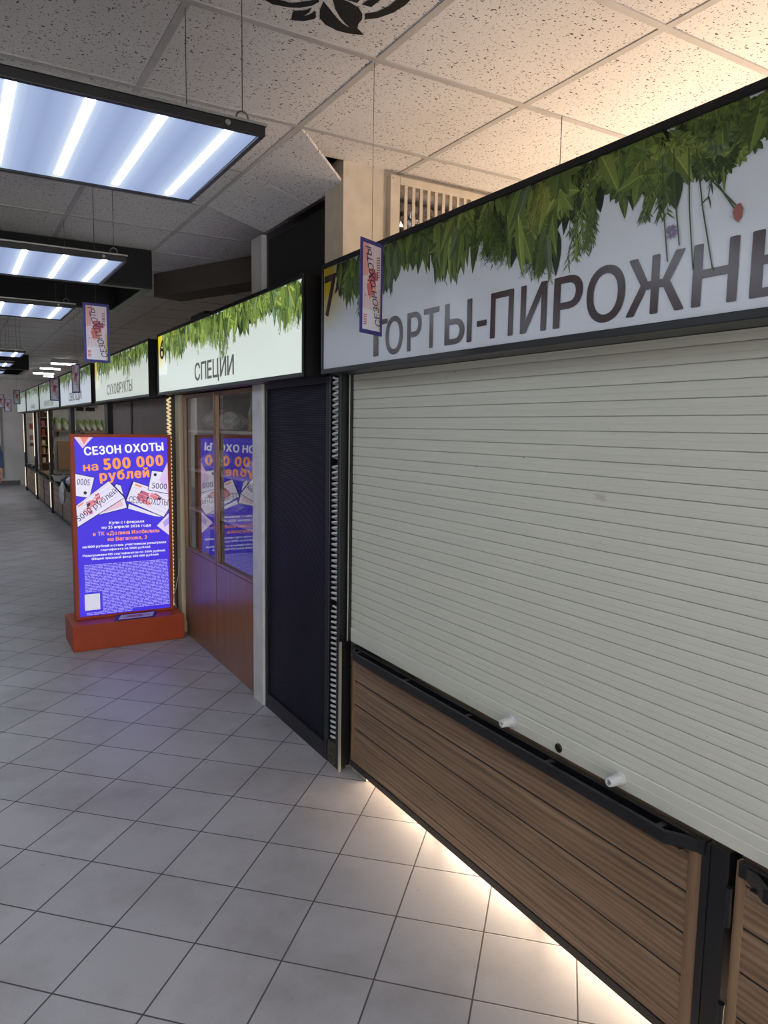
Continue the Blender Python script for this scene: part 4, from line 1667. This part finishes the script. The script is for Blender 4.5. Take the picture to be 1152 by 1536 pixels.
far_post(9.02, False, 'black post at the far end of the brown closed panels', .2)
far_post(12.02, False, 'black post left of the leek shelf, just above the screen corner', .2)
far_post(14.93, True, 'black post with a bright warm strip beside the pale cabbage shelf', .22)
far_post(17.68, True, 'black post with a warm strip between the product rack and the pink posters')
far_post(20.2, True, 'last black post with a thin warm strip against the end wall')
for i, y in enumerate((9.1, 12.06, 15.0, 17.72, 20.25)):
    sbox('wall_stall', M['part_wall'], 1.665, 3.3, y, y + 0.04, 0, 1.91)


def cabbage(loc, ln, lean, label, seed, grp, fat):
    r = random.Random(seed)
    b = MB()
    prof_ = []
    n = 12
    cols = []
    for i in range(n + 1):
        t_ = i / n
        rad = fat * math.sin(PI * (0.10 + 0.86 * t_)) ** 0.55 * (0.85 + .3 * math.sin(t_ * 2.4))
        prof_.append((max(rad, 0.006), t_ * ln))
        k = max(0, min(1, (t_ - .18) / .5))
        a, c = rgb(226, 226, 206), rgb(118, 140, 66)
        cols.append(tuple(a[q] * (1 - k) + c[q] * k for q in range(3)) + (1,))
    b.lathe(prof_, (0, 0, 0), 18, cols=cols)
    out = []
    for j, (x, y, z) in enumerate(b.v):
        an = math.atan2(y, x)
        k = 1 + .13 * math.sin(an * 5 + z * 10 + seed) * min(1, z / ln * 1.5)
        x, y = x * k, y * k
        # lean over
        c, s = math.cos(lean), math.sin(lean)
        x, z = x * c + z * s, -x * s + z * c
        out.append((x + loc[0], y + loc[1], z + loc[2]))
    zmin = min(p[2] for p in out)
    b.v = [(x, y, z - zmin + loc[2]) for x, y, z in out]
    o = b.build('napa_cabbage', M['cab'], loc=loc, color=True, smooth=True)
    return tag(o, label, 'cabbage', grp)


def wall_shelf(y, x0, x1, z, lab):
    o = thing('wall_shelf', lab, 'shelf', ((x0 + x1) / 2, y - .1, z - .02))
    b = MB()
    b.box(x0, x1, y - .22, y, z - .02, z)
    b.build('board', M['shelf_wood'], o)
    for x in (x0 + .04, x1 - .06):
        b = MB()
        b.prism([(y, z - .02), (y - .18, z - .02), (y - .18, z - .03), (y - .02, z - .12), (y, z - .12)], 0, x, x + .02)
        b.build('bracket', M['black'], o)
    return o


wall_shelf(12.06, 1.69, 2.35, 1.56, 'wooden shelf carrying a row of napa cabbages just above the screen')
pos4 = ['first', 'second', 'third', 'fourth', 'fifth']
for i in range(5):
    cabbage((1.755 + .086 * i, 11.93, 1.561), .19, -.5, '%s napa cabbage from the left on the shelf just above the screen' % pos4[i], i, 'cabbages on the nearer shelf', .030)
wall_shelf(15.0, 1.68, 2.2, 1.54, 'small wooden shelf with pale cabbages left of the black post')
for i in range(3):
    cabbage((1.76 + .13 * i, 14.87, 1.541), .24, -.3, '%s pale cabbage from the left on the small far shelf' % pos4[i], i + 9, 'cabbages on the farther shelf', .049)
b = MB()
b.box(1.72, 2.05, 14.9, 14.99, 0.80, 1.335)
tag(b.build('wooden_board', plain('plywood_board', rgb(146, 112, 80), 0.6), loc=(1.88, 14.95, 0.80)), 'brown board leaning on the pale partition below the small cabbage shelf', 'board')
for i, (x, w_, lab) in enumerate(((1.735, .085, 'leftmost and largest black price card above the cabbage shelf'), (1.85, .05, 'middle black price card above the cabbage shelf'), (1.91, .05, 'rightmost black price card above the cabbage shelf'))):
    b = MB()
    b.box(x - w_ / 2 - .02, x + w_ / 2, 12.045, 12.058, 1.895 - .03, 1.95 - .03)
    tag(b.build('price_card', M['black_soft'], loc=(x, 12.05, 1.865)), lab, 'card', 'black price cards')

# goods on the far counters
M['basin'] = plain('white_enamel', rgb(206, 206, 206), 0.3)


def basin(x, y, r_, lab):
    o = thing('basin', lab, 'basin', (x, y, 0.66))
    b = MB()
    b.lathe([(r_ * .72, 0), (r_ * .75, .004), (r_ * .98, .10), (r_ * 1.05, .102), (r_ * 1.05, .108), (r_ * .96, .108), (r_ * .7, .012), (.01, .012)], (x, y, .66), 22)
    b.build('bowl', M['basin'], o, smooth=False)
    return o


basin(1.66, 13.9, .17, 'white basin with dark berries on the far counter left of the screen')
for i in range(26):
    a, q = rnd.random() * 2 * PI, rnd.random() ** .5 * .13
    if i < 14:
        pass
b = MB()
for i in range(40):
    a, q = rnd.random() * 2 * PI, rnd.random() ** .5 * .125
    c_ = (1.66 + q * math.cos(a), 13.9 + q * math.sin(a), .66 + .085 + rnd.random() * .03)
    b.lathe([(.004, -.018), (.015, -.01), (.018, 0), (.015, .01), (.004, .018)], c_, 8)
o = tag(b.build('dark_berries', plain('dark_berry_skin', rgb(70, 40, 40), 0.35, var=.4, scale=60), loc=(1.66, 13.9, .74)), 'heap of dark reddish berries in the white basin', 'fruit')
o['kind'] = 'stuff'
bag((1.68, 13.2, .646), .2, .34, .15, plain('navy_cloth', rgb(40, 44, 76), .8), 'dark blue cloth bundle on the far counter beside the white basin', 21, 'cloth_bundle', 'bundle', 'bundles on the far counter')
bag((1.70, 12.8, .646), .2, .26, .19, plain('pale_film', rgb(190, 196, 204), .3), 'pale film covered tray on the far counter behind the screen edge', 22, 'covered_tray', 'tray', 'bundles on the far counter')
hb = bag((1.49, 12.5, .40), .08, .2, .36, plain('thin_white_bag', rgb(206, 206, 210), .4), 'white plastic bag hanging from the far counter beside the screen', 23, 'plastic_bag', 'bag', None)
pl = thing('leafy_bunch', 'bunch of green onions standing on the far counter beside the screen', 'greens', (1.72, 12.5, .646))
b = MB()
for i in range(16):
    a = rnd.uniform(-.4, .4)
    b.tube([(1.72 + rnd.uniform(-.03, .03), 12.5 + rnd.uniform(-.05, .05), .647), (1.72 + a * .1, 12.5 + rnd.uniform(-.1, .1), .85), (1.72 + a * .25, 12.5 + rnd.uniform(-.2, .2), .95 + rnd.random() * .12)], .006, 5)
b.build('leaves', plain('onion_green', rgb(92, 128, 52), .5), pl)
b = MB()
b.lathe([(.05, 0), (.055, .10), (.05, .11), (.01, .11)], (1.72, 12.5, .647), 14)
b.build('pot', M['basin'], pl)
for i, (y, rad, lab) in enumerate(((18.5, .10, 'metal weighing bowl on the farthest counter'), (19.2, .12, 'dark pan tilted on the farthest counter'))):
    b = MB()
    b.lathe([(rad * .5, 0), (rad, .06), (rad * .95, .065), (rad * .4, .012)], (1.64, y, .65), 16)
    tag(b.build('metal_bowl', M['steel'], loc=(1.64, y, .65)), lab, 'bowl', 'bowls on the farthest counter')

# product rack of the second stall from the end
rk = thing('product_rack', 'dark shelved rack full of jars and packs far down the row', 'rack', (1.85, 17.55, .65))
RZ = (.82, 1.02, 1.20, 1.40, 1.60, 1.80)
b = MB()
b.box(1.665, 2.2, 17.66, 17.70, .65, 1.905)
b.box(1.665, 1.69, 17.42, 17.66, .65, 1.905)
b.box(2.18, 2.2, 17.42, 17.66, .65, 1.905)
b.build('case', mat_wood('dark_rack_wood', [(.2, rgb(66, 44, 32)), (.8, rgb(104, 72, 52))], 2), rk)
for z in RZ:
    b = MB()
    b.box(1.69, 2.18, 17.42, 17.66, z - .015, z)
    b.build('shelf', M['shelf_wood'], rk)
cols = [rgb(196, 176, 160), rgb(150, 60, 44), rgb(186, 150, 70), rgb(110, 60, 70), rgb(120, 130, 70), rgb(70, 40, 34), rgb(206, 190, 150), rgb(160, 100, 120)]
JM = [plain('jar_print_%d' % i, c, .4, var=.25, scale=70) for i, c in enumerate(cols)]
CN = ['cream', 'red', 'mustard', 'plum', 'olive', 'dark brown', 'straw', 'pink']
SN = ['lowest', 'second', 'third', 'fourth', 'fifth', 'top']
CP = ['left end', 'left middle', 'middle', 'right end']
for si, SZJ in enumerate(RZ):
    for k_ in range(4):
        j = rnd.randrange(8)
        z = SZJ + .0008
        x = 1.735 + k_ * .115
        o = thing('jar', '%s jar at the %s of the %s shelf of the far product rack' % (CN[j], CP[k_], SN[si]), 'jar', (x, 17.5, z), 'jars on the product rack')
        b = MB()
        hh = .12 + .03 * ((k_ + si) % 2)
        b.lathe([(.040, 0), (.044, .01), (.044, hh * .8), (.034, hh * .9)], (x, 17.5, z), 12)
        b.build('glass_body', JM[j], o)
        b = MB()
        b.lathe([(.037, hh * .9), (.037, hh), (.03, hh + .003)], (x, 17.5, z), 12)
        b.build('lid', JM[(j + 3) % 8], o)
for z, h_, m, lab in ((1.72, .10, JM[0], 'pale price poster at the top of the last stall panel'), (1.52, .14, JM[1], 'red and white poster on the last stall panel'), (1.25, .12, JM[7], 'faint pink poster on the last stall panel'), (1.10, .08, JM[3], 'small plum coloured poster low on the last stall panel')):
    b = MB()
    b.box(1.70, 1.80, 20.235, 20.248, z, z + h_)
    tag(b.build('wall_poster', m, loc=(1.75, 20.24, z)), lab, 'poster', 'posters on the last stall panel')
# navy banner at the far left and pale column line
bn = thing('wall_banner', 'dark navy banner with a white edge on the end wall at the left edge', 'banner', (0.9, 21.85, .5))
b = MB()
b.box(.25, 1.115, 21.84, 21.885, .2, 2.25)
b.build('sheet', plain('navy_banner', rgb(30, 32, 66), .5), bn)
b = MB()
b.box(1.115, 1.15, 21.84, 21.885, .2, 2.25)
b.build('white_edge', M['white'], bn)


# ------------------------------------------------------------------ person at the left edge
def person(ox, oy):
    po_ = thing('person', 'person in a blue denim jacket cut off by the left edge far down the hall', 'person', (ox, oy, 0))

    def skin(name, pts, edges, rad, mat, root, sub=2):
        me = bpy.data.meshes.new(name)
        me.from_pydata([(p[0], p[1], p[2]) for p in pts], edges, [])
        ob = bpy.data.objects.new(name, me)
        C.objects.link(ob)
        ob.parent = po_
        ob['_b'] = list(po_['_b'])
        m = ob.modifiers.new('skin', 'SKIN')
        m.use_smooth_shade = True
        for i, rr in enumerate(rad):
            me.skin_vertices[0].data[i].radius = rr if isinstance(rr, tuple) else (rr, rr)
            me.skin_vertices[0].data[i].use_root = (i == root)
        s_ = ob.modifiers.new('sub', 'SUBSURF')
        s_.levels = s_.render_levels = sub
        me.materials.append(mat)
        return ob
    skinm = plain('skin_tone', rgb(206, 158, 134), .5)
    denim = plain('blue_denim', rgb(72, 96, 130), .8, var=.15, scale=30)
    dark = plain('dark_trousers', rgb(44, 46, 60), .8)
    # body walking towards -Y
    P = [(0, 0, .90), (0, 0, 1.08), (0, 0, 1.28), (0, 0, 1.40), (0, -.01, 1.47), (0, -.015, 1.56), (0, -.02, 1.64),
         (.17, 0, 1.36), (.235, .02, 1.10), (.245, -.05, .86), (.245, -.07, .80),
         (-.17, 0, 1.36), (-.235, .02, 1.10), (-.245, -.03, .86), (-.245, -.05, .80),
         (.09, 0, .84), (.10, -.06, .48), (.10, .02, .09), (.10, -.12, .035),
         (-.09, 0, .84), (-.10, .07, .48), (-.10, .20, .10), (-.10, .08, .035)]
    E_ = [(0, 1), (1, 2), (2, 3), (3, 4), (4, 5), (5, 6), (3, 7), (7, 8), (8, 9), (9, 10), (3, 11), (11, 12), (12, 13), (13, 14),
          (0, 15), (15, 16), (16, 17), (17, 18), (0, 19), (19, 20), (20, 21), (21, 22)]
    R_ = [(.15, .11), (.125, .095), (.16, .115), (.10, .08), .055, (.075, .09), (.06, .075), .058, .046, .032, .03, .058, .046, .032, .03,
          .085, .06, .045, .04, .085, .06, .045, .04]
    skin('body', P, E_, R_, skinm, 0)
    J = [(0, 0, .84), (0, 0, 1.08), (0, 0, 1.28), (0, 0, 1.41), (.175, 0, 1.37), (.24, .02, 1.10), (.25, -.045, .88), (-.175, 0, 1.37), (-.24, .02, 1.10), (-.25, -.03, .88)]
    skin('denim_jacket', J, [(0, 1), (1, 2), (2, 3), (3, 4), (4, 5), (5, 6), (3, 7), (7, 8), (8, 9)],
         [(.175, .135), (.155, .12), (.18, .135), (.115, .095), .075, .064, .052, .075, .064, .052], denim, 1)
    TT = [(0, 0, .90), (.09, 0, .82), (.10, -.06, .48), (.10, .02, .10), (-.09, 0, .82), (-.10, .07, .48), (-.10, .19, .12)]
    skin('trousers', TT, [(0, 1), (1, 2), (2, 3), (0, 4), (4, 5), (5, 6)], [(.16, .12), .098, .074, .06, .098, .074, .06], dark, 0)
    skin('hair', [(0, .03, 1.60), (0, .02, 1.68), (0, .055, 1.52), (0, .06, 1.44)], [(0, 1), (0, 2), (2, 3)], [(.085, .085), (.07, .075), (.08, .05), (.06, .03)], plain('brown_hair', rgb(60, 44, 36), .6), 0)
    for s in (-1, 1):
        px, py = s * .245, -.06 if s > 0 else -.045
        pts = [(px, py, .80), (px, py - .01, .75)]
        ed = [(0, 1)]
        rad = [.03, (.018, .036)]
        for k_, (dy, ln) in enumerate(((-.032, .06), (-.011, .07), (.011, .066), (.031, .052))):
            i = len(pts)
            pts += [(px, py - .01 + dy, .715), (px - s * .008, py - .012 + dy, .715 - ln * .5), (px - s * .022, py - .014 + dy, .715 - ln)]
            ed += [(1, i), (i, i + 1), (i + 1, i + 2)]
            rad += [.0105, .0095, .008]
        i = len(pts)
        pts += [(px - s * .01, py - .055, .755), (px - s * .018, py - .07, .72)]
        ed += [(1, i), (i, i + 1)]
        rad += [.012, .009]
        skin('hand', pts, ed, rad, skinm, 0, 2)
        b_ = MB()
        ly = -.06 if s > 0 else .13
        b_.prism([(-.055, 0), (.055, 0), (.05, .05), (.04, .09), (-.04, .09), (-.05, .05)], 1, -.13, .13)
        b_.v = [(ox + s * .10 + x * .85, oy + ly + y, z) for x, y, z in b_.v]
        b_.build('shoe', plain('dark_shoe', rgb(40, 38, 40), .5), po_, bevel=.02)
    # face
    b_ = MB()
    b_.lathe([(.002, -.022), (.012, -.012), (.010, .004), (.003, .02)], (ox, oy - .108, 1.575), 10, axis=2)
    b_.build('nose', skinm, po_)
    b_ = MB()
    for s in (-1, 1):
        b_.lathe([(.004, -.005), (.009, 0), (.004, .005)], (ox + s * .03, oy - .098, 1.605), 10, axis=1)
    b_.build('eyes', plain('dark_eye', rgb(40, 34, 32), .2), po_)
    b_ = MB()
    b_.box(ox - .025, ox + .025, oy - .103, oy - .095, 1.535, 1.543)
    b_.build('mouth', plain('lip_tone', rgb(170, 96, 92), .5), po_)
    return po_


person(0.46, 14.0)

for o in bpy.data.objects:
    if '_b' in o:
        del o['_b']
